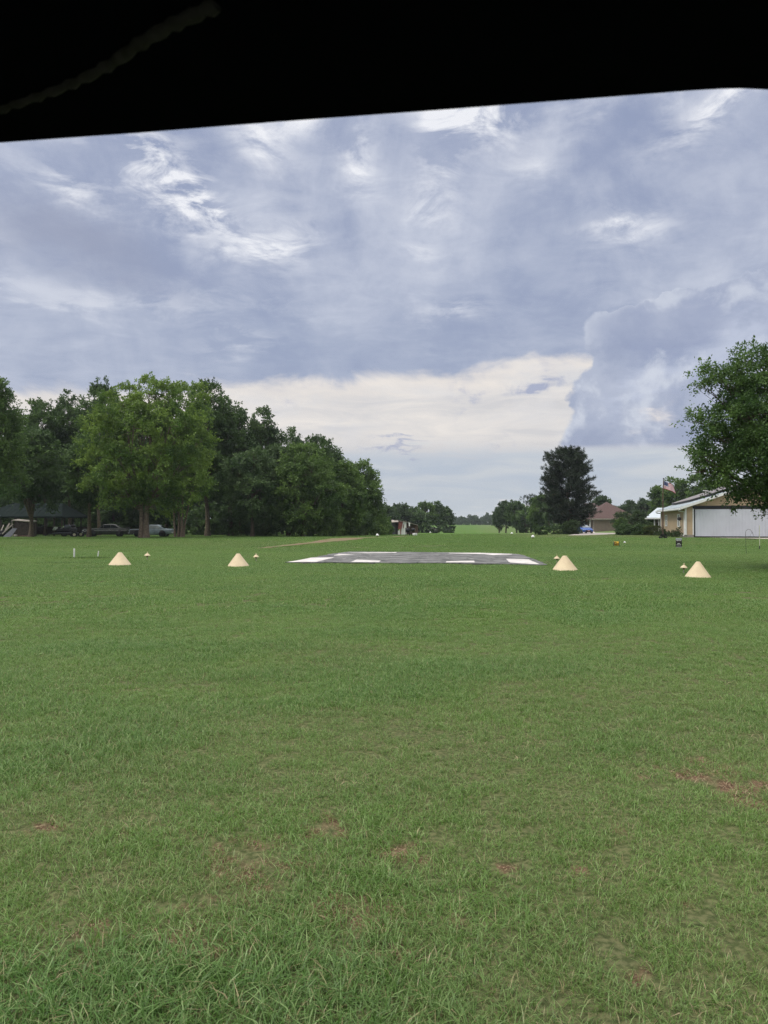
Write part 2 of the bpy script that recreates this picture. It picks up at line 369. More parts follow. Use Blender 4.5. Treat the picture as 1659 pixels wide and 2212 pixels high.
# -- the foreground tree on the right, crown hanging into the picture
D = 26; p = at(1905, D); sR = D / FPX
def lr(u, v, r, dy=0, rz=None): return ((u - 1905) * sR, dy, hz(v, D) - p.z, r * sR, r * sR, (rz or r) * sR)
LR = [lr(1690, 850, 100, 0, 85), lr(1640, 920, 75, -.8, 60), lr(1590, 905, 55, .3, 42), lr(1640, 1000, 85, -.5, 55), lr(1585, 960, 60, .6, 40), lr(1690, 960, 110, -1.2, 80),
      lr(1600, 1035, 58, .2, 30), lr(1665, 1050, 50, -.5, 24), lr(1560, 985, 42, 0, 26), lr(1580, 830, 36, .2, 28), lr(1655, 808, 60, .3, 44), lr(1740, 815, 90, 0, 66), lr(1800, 900, 160, 0, 150),
      lr(1950, 850, 190, 0, 170), lr(1850, 1020, 130, -1, 70), lr(2020, 1010, 170, 0, 90), lr(1760, 1030, 90, .4, 36), lr(1652, 1108, 16, -.2, 15), lr(1700, 1058, 62, -.8, 32), lr(1640, 1062, 38, .2, 22), lr(1690, 1010, 80, -1.0, 45), lr(1650, 965, 70, -1.0, 50), lr(1900, 800, 150, 0, 95), lr(1575, 1052, 26, .1, 16), lr(1512, 914, 26, .2, 9), lr(1502, 985, 24, -.1, 9), lr(1522, 826, 22, .2, 9), lr(1512, 1018, 24, .1, 9), lr(1548, 800, 18, .1, 10), lr(1535, 950, 26, -.2, 12), lr(1625, 772, 26, .2, 20)]
tree('feathery_tree', 'large dark feathery tree hanging into the right edge in front of the hangar', p.x, p.y, 11, 1.6, 8, 61, 'locust', n_leaf=225000, leaf=.092,
     lobes=LR, stems=[(0, 0, -.2, 0, .28)], fork=2.3, r0=.16, sprig=.55, droop=.35, shoots=.15, leaf_per=30)
# ------------------------------------------------------------------ pine
def pine(name, label, u, D, vtop, wpx, seed, lean=0.0, tufts=900, group=None, asym=True):
    rg = np.random.default_rng(seed); p = at(u, D); s = D / FPX
    H = hz(vtop, D) - p.z; W = wpx * s
    t = thing(name, label, 'pine tree', p, 0, group)
    mb = MB(); n = 10
    axis = [Vector((lean * (i / n) * H + 0.12 * math.sin(i * 1.1), 0.1 * math.sin(i * 1.7), H * .97 * i / n - (0.3 if i == 0 else 0))) for i in range(n + 1)]
    mb.tube(axis, [H * .021 * (1.25 - 1.15 * (i / n)) for i in range(n + 1)], 9)
    tips = []
    nb = 64
    for b in range(nb):
        f = 0.1 + 0.88 * (b / nb) ** 0.95
        a = b * 2.399 + rg.uniform(-.4, .4)
        i = min(n - 1, int(f * n)); o = axis[i].lerp(axis[i + 1], f * n - i)
        prof = np.interp(f, [.1, .22, .34, .45, .6, .75, .88, .98], [.5, .82, .95, .92, .93, .88, .68, .26])
        L = W / 2 * prof * rg.uniform(.78, 1.06)
        dx = math.cos(a)
        if asym and dx > .3 and .2 < f < .5: L *= 1.1
        if asym and f > .5 and dx > .2: L *= .8
        up = 0.15 + .55 * f
        e = o + Vector((dx * L, math.sin(a) * L * .9, up * L * .55))
        m = o.lerp(e, .55) - Vector((0, 0, .09 * L))
        r1 = H * .0055 * (1.2 - f)
        mb.tube([o, m, e], [r1, r1 * .7, r1 * .25], 5, cap=False)
        k = max(4, int(tufts / nb * (.5 + prof * .8)))
        for _ in range(k):
            q = rg.uniform(.3, 1.0); c = (o.lerp(m, q / .55) if q < .55 else m.lerp(e, (q - .55) / .45))
            off = Vector(np.clip(rg.normal(size=3), -1.5, 1.5)) * .062 * W * (.35 + .75 * q); off.z = abs(off.z) * .5 - .05
            tp = c + off; tips.append((tp, (tp - c).normalized() * .5 + Vector((dx * .4, math.sin(a) * .4, .55))))
            if rg.random() < .5: mb.tube([c, tp], [r1 * .3, r1 * .12], 4, cap=False)
    mb.build('trunk', MAT['bark'], t)
    nt = len(tips); per = 26; ln = .031 * H
    C0 = np.array([tuple(a) for a, b in tips]); A = unit(np.array([tuple(b) for a, b in tips]))
    pos = np.repeat(C0[:, None], per, 1) + A[:, None] * rg.uniform(-.6, .6, (nt, per, 1)) * ln
    d = unit(A[:, None] * .75 + rg.normal(size=(nt, per, 3)) * .62); no = rg.normal(size=(nt, per, 3))
    sr = (rg.random((nt, 1)) * .6 + rg.random((nt, per)) * .4).ravel()
    l = ln * rg.uniform(.8, 1.3, nt * per)
    me = leaf_mesh('crown', pos.reshape(-1, 3), d.reshape(-1, 3), unit(no.reshape(-1, 3)), l, l * .13, sr)
    link('crown', me, MAT['needle'], t)
    return t
pine('pine_tree', 'tall dark pine with a lopsided open crown beside the blue car', 1228, 118, 966, 122, 71, tufts=3000)

# ------------------------------------------------------------------ trees on the right of the field
RG_ = 'trees along the right side of the runway'
pine('pine_tree', 'small dark pine top showing above the right runway trees', 1146, 205, 1066, 56, 72, tufts=420, group=RG_, asym=False)
ptree('grey-green tree at the far left end of the right runway trees', 1092, 200, 1086, 52, 1135, 73, 'leaf_far', group=RG_, n_leaf=9000, leaf=.42)
ptree('dark tree second from the far end of the right runway trees', 1116, 193, 1084, 48, 1137, 74, 'leaf_dark', group=RG_, n_leaf=9000, leaf=.42)
ptree('brightest green tree of the right runway row, left of the pine', 1166, 176, 1074, 60, 1139, 75, 'leaf_mid', group=RG_, n_leaf=14000, leaf=.38)
ptree('dull green tree on thin bare stems just left of the big pine', 1196, 168, 1078, 48, 1125, 76, 'leaf_blue', group=RG_, n_leaf=9000, leaf=.38,
      stems=[(-.8, 0, -1.2, 0, .13), (0, 0, .1, 0, .15), (.7, 0, 1.1, 0, .12)], fork=4.2)
ptree('low dark tree at the foot of the right runway row', 1136, 186, 1104, 60, 1146, 77, 'leaf_dark', group=RG_, n_leaf=8000, leaf=.4)
ptree('little tree stepping down to the far runway on the right', 1078, 225, 1104, 26, 1140, 78, 'leaf_far', group=RG_, n_leaf=4500, leaf=.42)
ptree('dark tree rising behind the left end of the brown house roof', 1300, 200, 1076, 46, 1110, 79, 'leaf_far', group='trees behind the houses', n_leaf=8000, leaf=.42)
for i, (u, D, vt, w, mt, lb_) in enumerate([
        (1362, 215, 1086, 50, 'leaf_far', 'grey-green tree right behind the peak of the brown house'), (1394, 210, 1082, 50, 'leaf_far', 'rounded grey-green tree between the brown house and the flagpole'),
        (1425, 165, 1050, 52, 'leaf_mid', 'green tree directly behind the flagpole'), (1462, 150, 1036, 74, 'leaf_mid', 'broad green tree behind the flag'),
        (1512, 146, 1026, 80, 'leaf_mid', 'tallest green tree behind the hangar roof'), (1560, 150, 1030, 80, 'leaf_mid', 'green tree behind the hangar roof, half hidden by the feathery tree'),
        (1620, 160, 1035, 90, 'leaf_mid', 'green tree behind the hangar, hidden by the feathery tree save for gaps'), (1335, 230, 1098, 40, 'leaf_far', 'low far tree peeping over the right slope of the brown roof'),
        (1690, 160, 1035, 90, 'leaf_mid', 'green tree behind the hangar beyond the right edge')]):
    if u > 1680: continue
    ptree(lb_, u, D, vt, w, 1125, 400 + i, mt, group='trees behind the houses', n_leaf=13000, leaf=.36, shoots=.5)
# -- trees on the far left of the runway
LG_ = 'far trees left of the runway'
for i, (u, D, vt, w, mt, lb_) in enumerate([
        (838, 190, 1094, 48, 'leaf_far', 'far tree just right of the end of the left wood'), (866, 200, 1092, 48, 'leaf_far', 'far tree rising behind the red mansard shed roof'),
        (893, 205, 1096, 46, 'leaf_blue', 'far tree rising behind the porch roof of the sheds'), (921, 212, 1085, 52, 'leaf_mid', 'tallest rounded far tree of the left runway group'),
        (946, 218, 1089, 44, 'leaf_blue', 'far tree second from the right end of the left runway group'), (964, 226, 1099, 32, 'leaf_far', 'brownish far tree at the right end of the left runway group'),
        (905, 200, 1112, 50, 'leaf_blue', 'low far tree in front of the tallest rounded one')]):
    ptree(lb_, u, D, vt, w, 1140, 430 + i, mt, group=LG_, n_leaf=9500, leaf=.42, r0=.2)
for i, (u, D, vt, w) in enumerate([(925, 205, 1137, 20), (948, 205, 1136, 26), (966, 215, 1138, 20), (978, 226, 1138, 12), (905, 200, 1138, 20)]):
    shrub('small far shrub at the feet of the left runway trees', u, D, vt, w, 450 + i, 'leaf_far', group='far shrubs left of the runway', n_leaf=1200, leaf=.36)
# -- far tree line closing the runway: six kinds, copied
rgf = np.random.default_rng(9)
protos = []
for i in range(6):
    lb = auto_lobes(rgf, 8.5, .3, 9, 7)
    protos.append(leaf_mesh('far_crown', *crown_leaves(rgf, lb, 1500, .95, sprig=1.6, shoots=.3)))
    protos[-1].materials.append(MAT['leaf_far'])
n = 0
for row, (D0, top) in enumerate([(600, 1119), (640, 1116), (700, 1114)]):
    for u in np.arange(948, 1112, 7.2):
        D = D0 + rgf.uniform(-14, 14); q = at(u + rgf.uniform(-3, 3), D)
        H = hz(top + rgf.uniform(-4, 5), D) - q.z
        o = bpy.data.objects.new('distant_tree', protos[n % 6]); C.objects.link(o); n += 1
        o.location = q; k = H / 9.3; o.scale = (k, k, k); o.rotation_euler = (0, 0, rgf.uniform(0, 6.28))
        tag(o, 'hazy distant tree in the low line closing off the far end of the runway', 'tree', 'distant tree line beyond the runway')
# trees far to either side, to close the horizon
for side in (-1, 1):
    for i in range(16):
        D = 190 + i * 26; x = float(runway_x(D)) + side * (38 + rgf.uniform(0, 9) + (18 if side > 0 and D < 260 else 0))
        u = CX + x / D * FPX
        z = float(gz(x, D)); H = rgf.uniform(7, 9)
        o = bpy.data.objects.new('distant_tree', protos[n % 6]); C.objects.link(o); n += 1
        o.location = (x, D, z); k = H / 9.3; o.scale = (k, k, k); o.rotation_euler = (0, 0, rgf.uniform(0, 6.28))
        tag(o, 'far tree lining the %s side of the runway' % ('left' if side < 0 else 'right'), 'tree', 'far trees lining the %s side of the runway' % ('left' if side < 0 else 'right'))

# ------------------------------------------------------------------ shrubs by the houses
shrub('round clipped dark shrub at the left foot of the big pine', 1171, 104, 1137.5, 33, 500, 'leaf_dark', n_leaf=5200, leaf=.14, sprig=.22)
shrub('loose light shrub between the big pine and the blue car', 1234, 113, 1124, 34, 501, 'shrub', n_leaf=7000, leaf=.17)
shrub('dark needly shrub under the big pine', 1208, 115, 1134, 50, 502, 'leaf_dark', n_leaf=6000, leaf=.16)
HB = 'bushes between the brown house and the hangar'
for i, (u, D, vt, w, mt, lb_) in enumerate([
        (1354, 108, 1101, 48, 'shrub', 'tall leafy bush in front of the brown house wall'), (1380, 106, 1102, 40, 'shrub', 'yellow-green leafy bush left of the low white roof'),
        (1342, 106, 1122, 26, 'leaf_mid', 'dark green bush at the left end of the bushes by the brown house'), (1352, 102, 1134, 34, 'leaf_dark', 'low dark shrub in front of the tall leafy bush'),
        (1380, 101, 1136, 32, 'leaf_dark', 'low dark reddish shrub left of the clipped hedge'), (1400, 112, 1118, 26, 'leaf_mid', 'bush tucked behind the clipped hedge')]):
    shrub(lb_, u, D, vt, w, 510 + i, mt, group=HB, n_leaf=8000, leaf=.17, sprig=.5)
# clipped hedge: a long box with rounded ends
p = at(1410, 100); rg = np.random.default_rng(77)
lb = [(x, rg.uniform(-.1, .1), .62, .5, .5, .62) for x in np.linspace(-.75, .95, 6)]
tree('hedge', 'clipped yellow-green hedge in front of the low white roofed wing', p.x, p.y, 2, .1, 1.3, 78, 'hedge', lobes=lb, n_leaf=9000, leaf=.1, fork=.4, r0=.03, sprig=.16, cat='hedge', shoots=0)
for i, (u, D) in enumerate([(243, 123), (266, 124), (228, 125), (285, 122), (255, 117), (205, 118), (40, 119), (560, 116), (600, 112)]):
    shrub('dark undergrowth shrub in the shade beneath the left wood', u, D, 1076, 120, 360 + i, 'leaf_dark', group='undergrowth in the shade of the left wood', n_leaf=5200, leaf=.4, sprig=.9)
# ------------------------------------------------------------------ polygons of the paved and bare places (ground coordinates)
def G(u, v, h=0.0): return onground(u, v, h)
PAVE = [G(*q_, .055) for q_ in ((616, 1214.2), (760, 1214.6), (1000, 1216), (1182, 1219.6), (1165, 1212), (1148, 1205), (1132, 1199.5), (1118, 1196.5), (1060, 1194.4), (1000, 1193.4), (900, 1192.2), (790, 1191.2), (752, 1191.4), (722, 1195), (700, 1199.3), (668, 1206))]
CONE_POS = [(259.5, 1222.5, .85), (515, 1224.5, .815), (1220, 1233, .865), (1507, 1249, .755)]
def inside(x, y, poly):
    x = np.asarray(x); y = np.asarray(y); c = np.zeros(x.shape, bool); n = len(poly)
    for i in range(n):
        a = poly[i]; b = poly[i - 1]
        cond = ((a.y > y) != (b.y > y)) & (x < (b.x - a.x) * (y - a.y) / (b.y - a.y + 1e-12) + a.x)
        c ^= cond
    return c
TRACK = [(G(566, 1184.5), .22), (G(600, 1181), .34), (G(640, 1176.5), .42), (G(690, 1171.5), .65), (G(722, 1167.5), 1.25), (G(745, 1164.5), 1.6), (G(762, 1162.6), 1.0), (G(800, 1161.5), .5), (G(850, 1160), .4), (G(880, 1158), .4)]
def track_d(x, y):
    """signed distance outside of the dirt track"""
    d = np.full(np.shape(x), 1e3)
    for (a, ra), (b, rb) in zip(TRACK, TRACK[1:]):
        vx, vy = b.x - a.x, b.y - a.y; t = np.clip(((x - a.x) * vx + (y - a.y) * vy) / (vx * vx + vy * vy), 0, 1)
        d = np.minimum(d, np.hypot(x - a.x - t * vx, y - a.y - t * vy) - (ra + (rb - ra) * t))
    return d
# worn patches of the near lawn: pixel measured, then fixed on the ground
WORN = [(495, 1845, .20), (560, 1880, .22), (600, 1815, .22), (650, 1870, .18), (610, 1825, .16), (790, 1965, .32), (830, 1990, .26), (815, 1920, .22), (470, 1895, .18), (430, 2010, .25), (380, 2040, .22), (400, 1990, .18), (540, 1925, .22),
        (720, 1955, .18), (850, 2040, .18), (120, 1780, .22), (280, 1800, .28), (100, 1995, .14), (200, 1990, .14), (190, 2030, .18), (1440, 1665, .30), (1620, 1700, .42), (1650, 1710, .35), (1335, 1790, .1), (1480, 1945, .1), (1195, 2000, .09),
        (1380, 2085, .14), (1360, 2110, .12), (690, 1770, .2), (660, 1800, .2), (950, 1990, .15), (1530, 1600, .3), (1590, 1660, .4), (880, 1850, .2), (330, 2090, .15), (1100, 1870, .12), (1250, 1870, .12), (1560, 1975, .1)]
WORN = [(G(u, v), r * (.6 if u > 950 and v > 1750 else 1) * (.75 if u < 300 else 1)) for u, v, r in WORN if v != 1600]
def f_dirt(x, y):
    n = fbm(x * 4.2, y * 4.2, 3); n2 = fbm(x * 13, y * 13, 8, 3)
    d = np.zeros(np.shape(x))
    for p, r in WORN:
        q = np.hypot(x - p.x, y - p.y) / (r * .95)
        d = np.maximum(d, np.minimum(1.0 - q, .55) + (n - .5) * 1.1 + (n2 - .5) * 1.7)
    d = sm(.28, .85, d)
    g = fbm(x * 1.3, y * 1.3, 21) * .6 + n2 * .4
    near = 1 - sm(6, 16, np.hypot(x, y))
    return np.maximum(d, sm(.70, .82, g) * .3 * near)
def f_dry(x, y):
    a = fbm(x * .35, y * .5, 31); b = fbm(x * 1.7, y * 1.7, 37)
    d = sm(.42, .72, a * .6 + b * .4)
    near = 1 - sm(2.5, 13, np.hypot(x, y) * 1.0)
    yard = sm(70, 85, y) * sm(4, 12, x - runway_x(y)) * .8                          # dry mown yards on the right
    lane = np.exp(-((y - 60) / 7) ** 2) * sm(4, 14, x - runway_x(y)) * .25
    lane = lane + np.exp(-((y - 56) / 8) ** 2) * sm(6, 14, runway_x(y) - x) * .38
    return np.clip(d * (.16 + .26 * near) + yard + lane, 0, 1)
def f_lush(x, y):
    a = fbm(x * .55 + 5, y * .8, 51); b = fbm(x * .12, y * .2 + 3, 57)
    l = sm(.35, .7, a * .6 + b * .4)
    l = l + .8 * np.exp(-(((x + 1.2) / .9) ** 2 + ((y - 2.55) / .45) ** 2)) + .6 * np.exp(-(((x + .1) / .6) ** 2 + ((y - 2.5) / .3) ** 2)) + .4 * np.exp(-(((x - 1.0) / .6) ** 2 + ((y - 2.5) / .3) ** 2))
    return np.clip(l, 0, 1.5)

# ------------------------------------------------------------------ lawn colours, shared by soil sheet and blades
def lawn_color(N, L, dirt, dry, lush, blade):
    """node network that gives the lawn its own varied colour"""
    geo = N.new('ShaderNodeNewGeometry')
    def noise(scale, det=4, vec=None, stretch=None):
        n = N.new('ShaderNodeTexNoise'); n.inputs['Scale'].default_value = scale; n.inputs['Detail'].default_value = det
        if stretch:
            mp = N.new('ShaderNodeMapping'); mp.inputs['Scale'].default_value = stretch; L.new(geo.outputs['Position'], mp.inputs['Vector']); L.new(mp.outputs[0], n.inputs['Vector'])
        else: L.new(geo.outputs['Position'], n.inputs['Vector'])
        return n.outputs['Fac']
    def mr(s, a, b, lo=0, hi=1):
        m = N.new('ShaderNodeMapRange'); m.inputs['From Min'].default_value = a; m.inputs['From Max'].default_value = b; m.inputs['To Min'].default_value = lo; m.inputs['To Max'].default_value = hi
        L.new(s, m.inputs['Value']); return m.outputs['Result']
    def mix(f, a, b):
        m = N.new('ShaderNodeMix'); m.data_type = 'RGBA'
        L.new(f, m.inputs['Factor']) if hasattr(f, 'is_linked') else setattr(m.inputs['Factor'], 'default_value', f)
        for k, c in (('A', a), ('B', b)):
            if hasattr(c, 'is_linked'): L.new(c, m.inputs[k])
            else: m.inputs[k].default_value = (*c, 1)
        return m.outputs['Result']
    def mul(a, b):
        m = N.new('ShaderNodeMath'); m.operation = 'MULTIPLY'
        for i, c in enumerate((a, b)):
            if hasattr(c, 'is_linked'): L.new(c, m.inputs[i])
            else: m.inputs[i].default_value = c
        return m.outputs[0]
    c = mix(mr(noise(.9, 6), .35, .65), GREEN_A, GREEN_B)                       # metre-sized mottling
    c = mix(mul(mr(noise(.07, 3, stretch=(.5, 1.6, 1)), .4, .66), .75), c, GREEN_C)        # broad swards
    c = mix(mul(lush, .7), c, GREEN_L)
    c = mix(mr(noise(.11, 4, stretch=(.35, 1.9, 1)), .56, .74, 0, .55), c, GREEN_Y)
    c = mix(mul(dry, .75), c, DRY)
    return c, noise, mr, mix, mul
GREEN_A = (.120, .228, .036); GREEN_B = (.162, .288, .052); GREEN_C = (.126, .25, .034); GREEN_L = (.086, .20, .034); GREEN_Y = (.19, .29, .045); DRY = (.185, .245, .085)
SOIL = (.08, .045, .028); SOIL2 = (.15, .093, .06); STRAW = (.30, .235, .145)

def soil_mat():
    m, N, L, P = newmat('lawn_soil')
    def attr(n):
        a = N.new('ShaderNodeAttribute'); a.attribute_name = n; return a.outputs['Fac']
    c, noise, mr, mix, mul = lawn_color(N, L, attr('dirt'), attr('dry'), attr('lush'), False)
    # stripes of taller and shorter grass left by the mower, thatch showing between
    c = mix(mr(noise(1.0, 6, stretch=(.5, 2.6, 1)), .48, .72, 0, .5), c, (.07, .14, .036))
    c = mix(mr(noise(14, 5), .52, .75, 0, .45), c, (.13, .14, .06))
    thatch = mix(mr(noise(30, 5), .4, .6), (.05, .052, .026), (.13, .12, .065))
    near = N.new('ShaderNodeAttribute'); near.attribute_name = 'near'
    c = mix(.42, c, (.02, .035, .01)); c = mix(mul(near.outputs['Fac'], .8), c, thatch)  # whole sheet darkened first: the blades' self-shadow put into its colour
    soil = mix(mr(noise(9, 6), .4, .62), SOIL, SOIL2)
    soil = mix(mr(noise(70, 4), .54, .62, 0, .8), soil, STRAW); soil = mix(mr(noise(38, 4), .56, .66, 0, .8), soil, (.05, .035, .022))
    c = mix(attr('dirt'), c, soil)
    L.new(c, P.inputs['Base Color']); setin(P, 'Roughness', .95); setin(P, 'Specular IOR Level', .1)
    b = N.new('ShaderNodeBump'); b.inputs['Strength'].default_value = .8; b.inputs['Distance'].default_value = .05
    L.new(noise(18, 6), b.inputs['Height']); L.new(b.outputs[0], P.inputs['Normal'])
    return m
def blade_mat(name, rough=.40):
    m, N, L, P = newmat(name)
    def attr(n, t='INSTANCER'):
        a = N.new('ShaderNodeAttribute'); a.attribute_type = t; a.attribute_name = n; return a.outputs['Fac']
    c, noise, mr, mix, mul = lawn_color(N, L, attr('dirt'), attr('dry'), attr('lush'), True)
    rn = attr('rnd', 'GEOMETRY')
    c = mix(mr(rn, .0, .35, .55, 0), c, (.045, .10, .018))
    c = mix(mr(rn, .6, .9, 0, .7), c, (.34, .47, .185))  # dark and pale blade tones paint in the turf's gaps and highlights
    d1 = N.new('ShaderNodeMath'); d1.operation = 'MULTIPLY_ADD'; d1.inputs[1].default_value = .1; d1.inputs[2].default_value = .93; L.new(attr('dirt'), d1.inputs[0])
    gt = N.new('ShaderNodeMath'); gt.operation = 'ADD'; L.new(rn, gt.inputs[0]); L.new(mul(attr('dry'), .13), gt.inputs[1])
    c = mix(mr(gt.outputs[0], .935, .985), c, (.34, .29, .15))
    L.new(c, P.inputs['Base Color']); setin(P, 'Roughness', rough); setin(P, 'Specular IOR Level', .45)
    tr = N.new('ShaderNodeBsdfTranslucent'); L.new(c, tr.inputs['Color'])
    ms = N.new('ShaderNodeMixShader'); ms.inputs[0].default_value = .38
    L.new(P.outputs[0], ms.inputs[1]); L.new(tr.outputs[0], ms.inputs[2]); L.new(ms.outputs[0], N['Material Output'].inputs['Surface'])
    return m

# ------------------------------------------------------------------ the ground sheet
def make_ground():
    rad = [0.0, .6]
    while rad[-1] < 1180: rad.append(rad[-1] * 1.0135 + .004)
    rad = np.array(rad[1:])
    ang = np.concatenate([np.linspace(-40, 40, 330), np.linspace(40, 320, 120)[1:-1]]) * math.pi / 180
    nr, na = len(rad), len(ang)
    RR, AA = np.meshgrid(rad, ang, indexing='ij')
    X = RR * np.sin(AA); Y = RR * np.cos(AA)
    Z = gz(X, Y) + .018 * (fbm(X * 2.2, Y * 2.2, 71) - .5) * (1 - sm(15, 30, RR))
    verts = np.stack([X, Y, Z], -1).reshape(-1, 3)
    ii, jj = np.meshgrid(np.arange(nr - 1), np.arange(na), indexing='ij'); j2 = (jj + 1) % na
    q = np.stack([ii * na + jj, ii * na + j2, (ii + 1) * na + j2, (ii + 1) * na + jj], -1).reshape(-1, 4)[:, ::-1]
    nv = len(verts); verts = np.vstack([verts, [[0, 0, 0]]])
    tri = np.stack([np.full(na, nv), (np.arange(na) + 1) % na, np.arange(na)], -1)[:, ::-1]
    me = bpy.data.meshes.new('lawn_ground'); nq = len(q)
    me.vertices.add(len(verts)); me.vertices.foreach_set('co', verts.astype(np.float32).ravel())
    me.loops.add(nq * 4 + na * 3); me.loops.foreach_set('vertex_index', np.concatenate([q.ravel(), tri.ravel()]).astype(np.int32))
    me.polygons.add(nq + na); me.polygons.foreach_set('loop_start', np.concatenate([np.arange(nq) * 4, nq * 4 + np.arange(na) * 3]).astype(np.int32))
    me.polygons.foreach_set('use_smooth', np.ones(nq + na, bool)); me.update(calc_edges=True)
    x, y = verts[:, 0], verts[:, 1]
    for nm, fn in (('dirt', f_dirt), ('dry', f_dry), ('lush', f_lush), ('near', lambda a, b: 1 - sm(25, 90, np.hypot(a, b)))):
        a = me.attributes.new(nm, 'FLOAT', 'POINT'); v = fn(x, y)
        if nm == 'dirt': v = np.where(y > 1, v, 0)
        a.data.foreach_set('value', v.astype(np.float32))
    o = link('ground', me, soil_mat()); tag(o, 'mown green lawn of the airfield with worn reddish patches', 'ground', kind='structure')
make_ground()

# ------------------------------------------------------------------ grass blades
def tuft(name, seed, size, n, h, w, lean, spread=None, mat=None):
    """n curved blades growing from a square (or, with spread, from one clump)"""
    rg = np.random.default_rng(seed)
    if spread is None: b = rg.uniform(-size / 2, size / 2, (n, 2))
    else: b = rg.normal(size=(n, 2)) * spread
    a = rg.uniform(0, 2 * math.pi, n)
    if spread is not None: a = np.arctan2(b[:, 1], b[:, 0]) + rg.normal(size=n) * .6
    # neighbouring blades lean alike
    a = a + (0 if spread is not None else 2.5 * (vnoise(b[:, 0] * 9 / size, b[:, 1] * 9 / size, seed) - .5))
    hh = h * rg.uniform(.45, 1.25, n); le = lean * rg.uniform(.25, 1.3, n); ww = w * rg.uniform(.6, 1.3, n)
    d = np.stack([np.cos(a), np.sin(a)], -1); s = np.stack([-np.sin(a), np.cos(a)], -1)
    tw = rg.normal(size=n) * .5; s = s * np.cos(tw)[:, None] + d * np.sin(tw)[:, None]
    V = np.zeros((n, 5, 3)); 
    for k, (t, f) in enumerate(((0, 1.0), (.55, .85), (1, 0))):
        out = le * hh * t ** 1.6; z = hh * (t - .28 * np.minimum(le, 1.5) * t * t)
        base = b + d * out[:, None]
        if k < 2:
            V[:, k * 2, :2] = base - s * (ww * f / 2)[:, None]; V[:, k * 2 + 1, :2] = base + s * (ww * f / 2)[:, None]
            V[:, k * 2, 2] = V[:, k * 2 + 1, 2] = z - (.008 if k == 0 else 0)
        else: V[:, 4, :2] = base; V[:, 4, 2] = z
    me = bpy.data.meshes.new(name); me.vertices.add(n * 5); me.vertices.foreach_set('co', V.astype(np.float32).ravel())
    i = np.arange(n) * 5
    lv = np.stack([i, i + 1, i + 3, i + 2, i + 2, i + 3, i + 4], -1).ravel()
    me.loops.add(n * 7); me.loops.foreach_set('vertex_index', lv.astype(np.int32))
    me.polygons.add(n * 2); me.polygons.foreach_set('loop_start', np.stack([np.arange(n) * 7, np.arange(n) * 7 + 4], -1).ravel().astype(np.int32))
    r = np.repeat(rg.random(n), 2); at_ = me.attributes.new('rnd', 'FLOAT', 'FACE'); at_.data.foreach_set('value', r.astype(np.float32))
    me.polygons.foreach_set('use_smooth', np.ones(n * 2, bool))
    me.materials.append(mat); me.update(calc_edges=True); return me

NOGROW = []
def scatter(name, meshes, pts, scale, label, tilt=0.0, seed=1):
    col = bpy.data.collections.new(name + '_kinds')
    for i, me in enumerate(meshes):
        o = bpy.data.objects.new('%s_kind_%d' % (name, i), me); col.objects.link(o)
    n = len(pts); rg = np.random.default_rng(seed)
    me = bpy.data.meshes.new(name); me.vertices.add(n); me.vertices.foreach_set('co', pts.astype(np.float32).ravel())
    x, y = pts[:, 0], pts[:, 1]
    for nm, v in (('scl', scale), ('rot', rg.uniform(0, 6.283, n)), ('dirt', f_dirt(x, y)), ('dry', f_dry(x, y)), ('lush', f_lush(x, y))):
        a = me.attributes.new(nm, 'FLOAT', 'POINT'); a.data.foreach_set('value', v.astype(np.float32))
    a = me.attributes.new('pick', 'INT', 'POINT'); a.data.foreach_set('value', rg.integers(0, len(meshes), n).astype(np.int32))
    o = link(name, me); tag(o, label, 'grass', kind='stuff')
    ng = bpy.data.node_groups.new(name + '_growth', 'GeometryNodeTree')
    ng.interface.new_socket('Geometry', in_out='INPUT', socket_type='NodeSocketGeometry'); ng.interface.new_socket('Geometry', in_out='OUTPUT', socket_type='NodeSocketGeometry')
    N, L = ng.nodes, ng.links
    gi, go = N.new('NodeGroupInput'), N.new('NodeGroupOutput')
    ci = N.new('GeometryNodeCollectionInfo'); ci.inputs['Collection'].default_value = col; ci.inputs['Separate Children'].default_value = True; ci.inputs['Reset Children'].default_value = True
    ip = N.new('GeometryNodeInstanceOnPoints'); ip.inputs['Pick Instance'].default_value = True
    def na(nm, ty):
        a = N.new('GeometryNodeInputNamedAttribute'); a.data_type = ty; a.inputs['Name'].default_value = nm; return a.outputs['Attribute']
    cx = N.new('ShaderNodeCombineXYZ'); L.new(na('rot', 'FLOAT'), cx.inputs['Z'])
    L.new(gi.outputs[0], ip.inputs['Points']); L.new(ci.outputs[0], ip.inputs['Instance']); L.new(na('pick', 'INT'), ip.inputs['Instance Index'])
    L.new(cx.outputs[0], ip.inputs['Rotation']); L.new(na('scl', 'FLOAT'), ip.inputs['Scale']); L.new(ip.outputs[0], go.inputs[0])
    md = o.modifiers.new('growth', 'NODES'); md.node_group = ng
    return o
def wedge(r0, r1, step, seed, half=42, jitter=.9):
    rg = np.random.default_rng(seed); xs = np.arange(-r1, r1, step)
    X, Y = np.meshgrid(xs, np.arange(0, r1, step)); X = X.ravel(); Y = Y.ravel()
    X = X + rg.uniform(-.5, .5, X.shape) * step * jitter; Y = Y + rg.uniform(-.5, .5, Y.shape) * step * jitter
    r = np.hypot(X, Y) * (1 + rg.uniform(-.12, .12, X.shape))
    k = (r > r0) & (r < r1) & (np.abs(X) < np.tan(R(half)) * Y + 1.2)
    X, Y = X[k], Y[k]
    return X, Y, rg
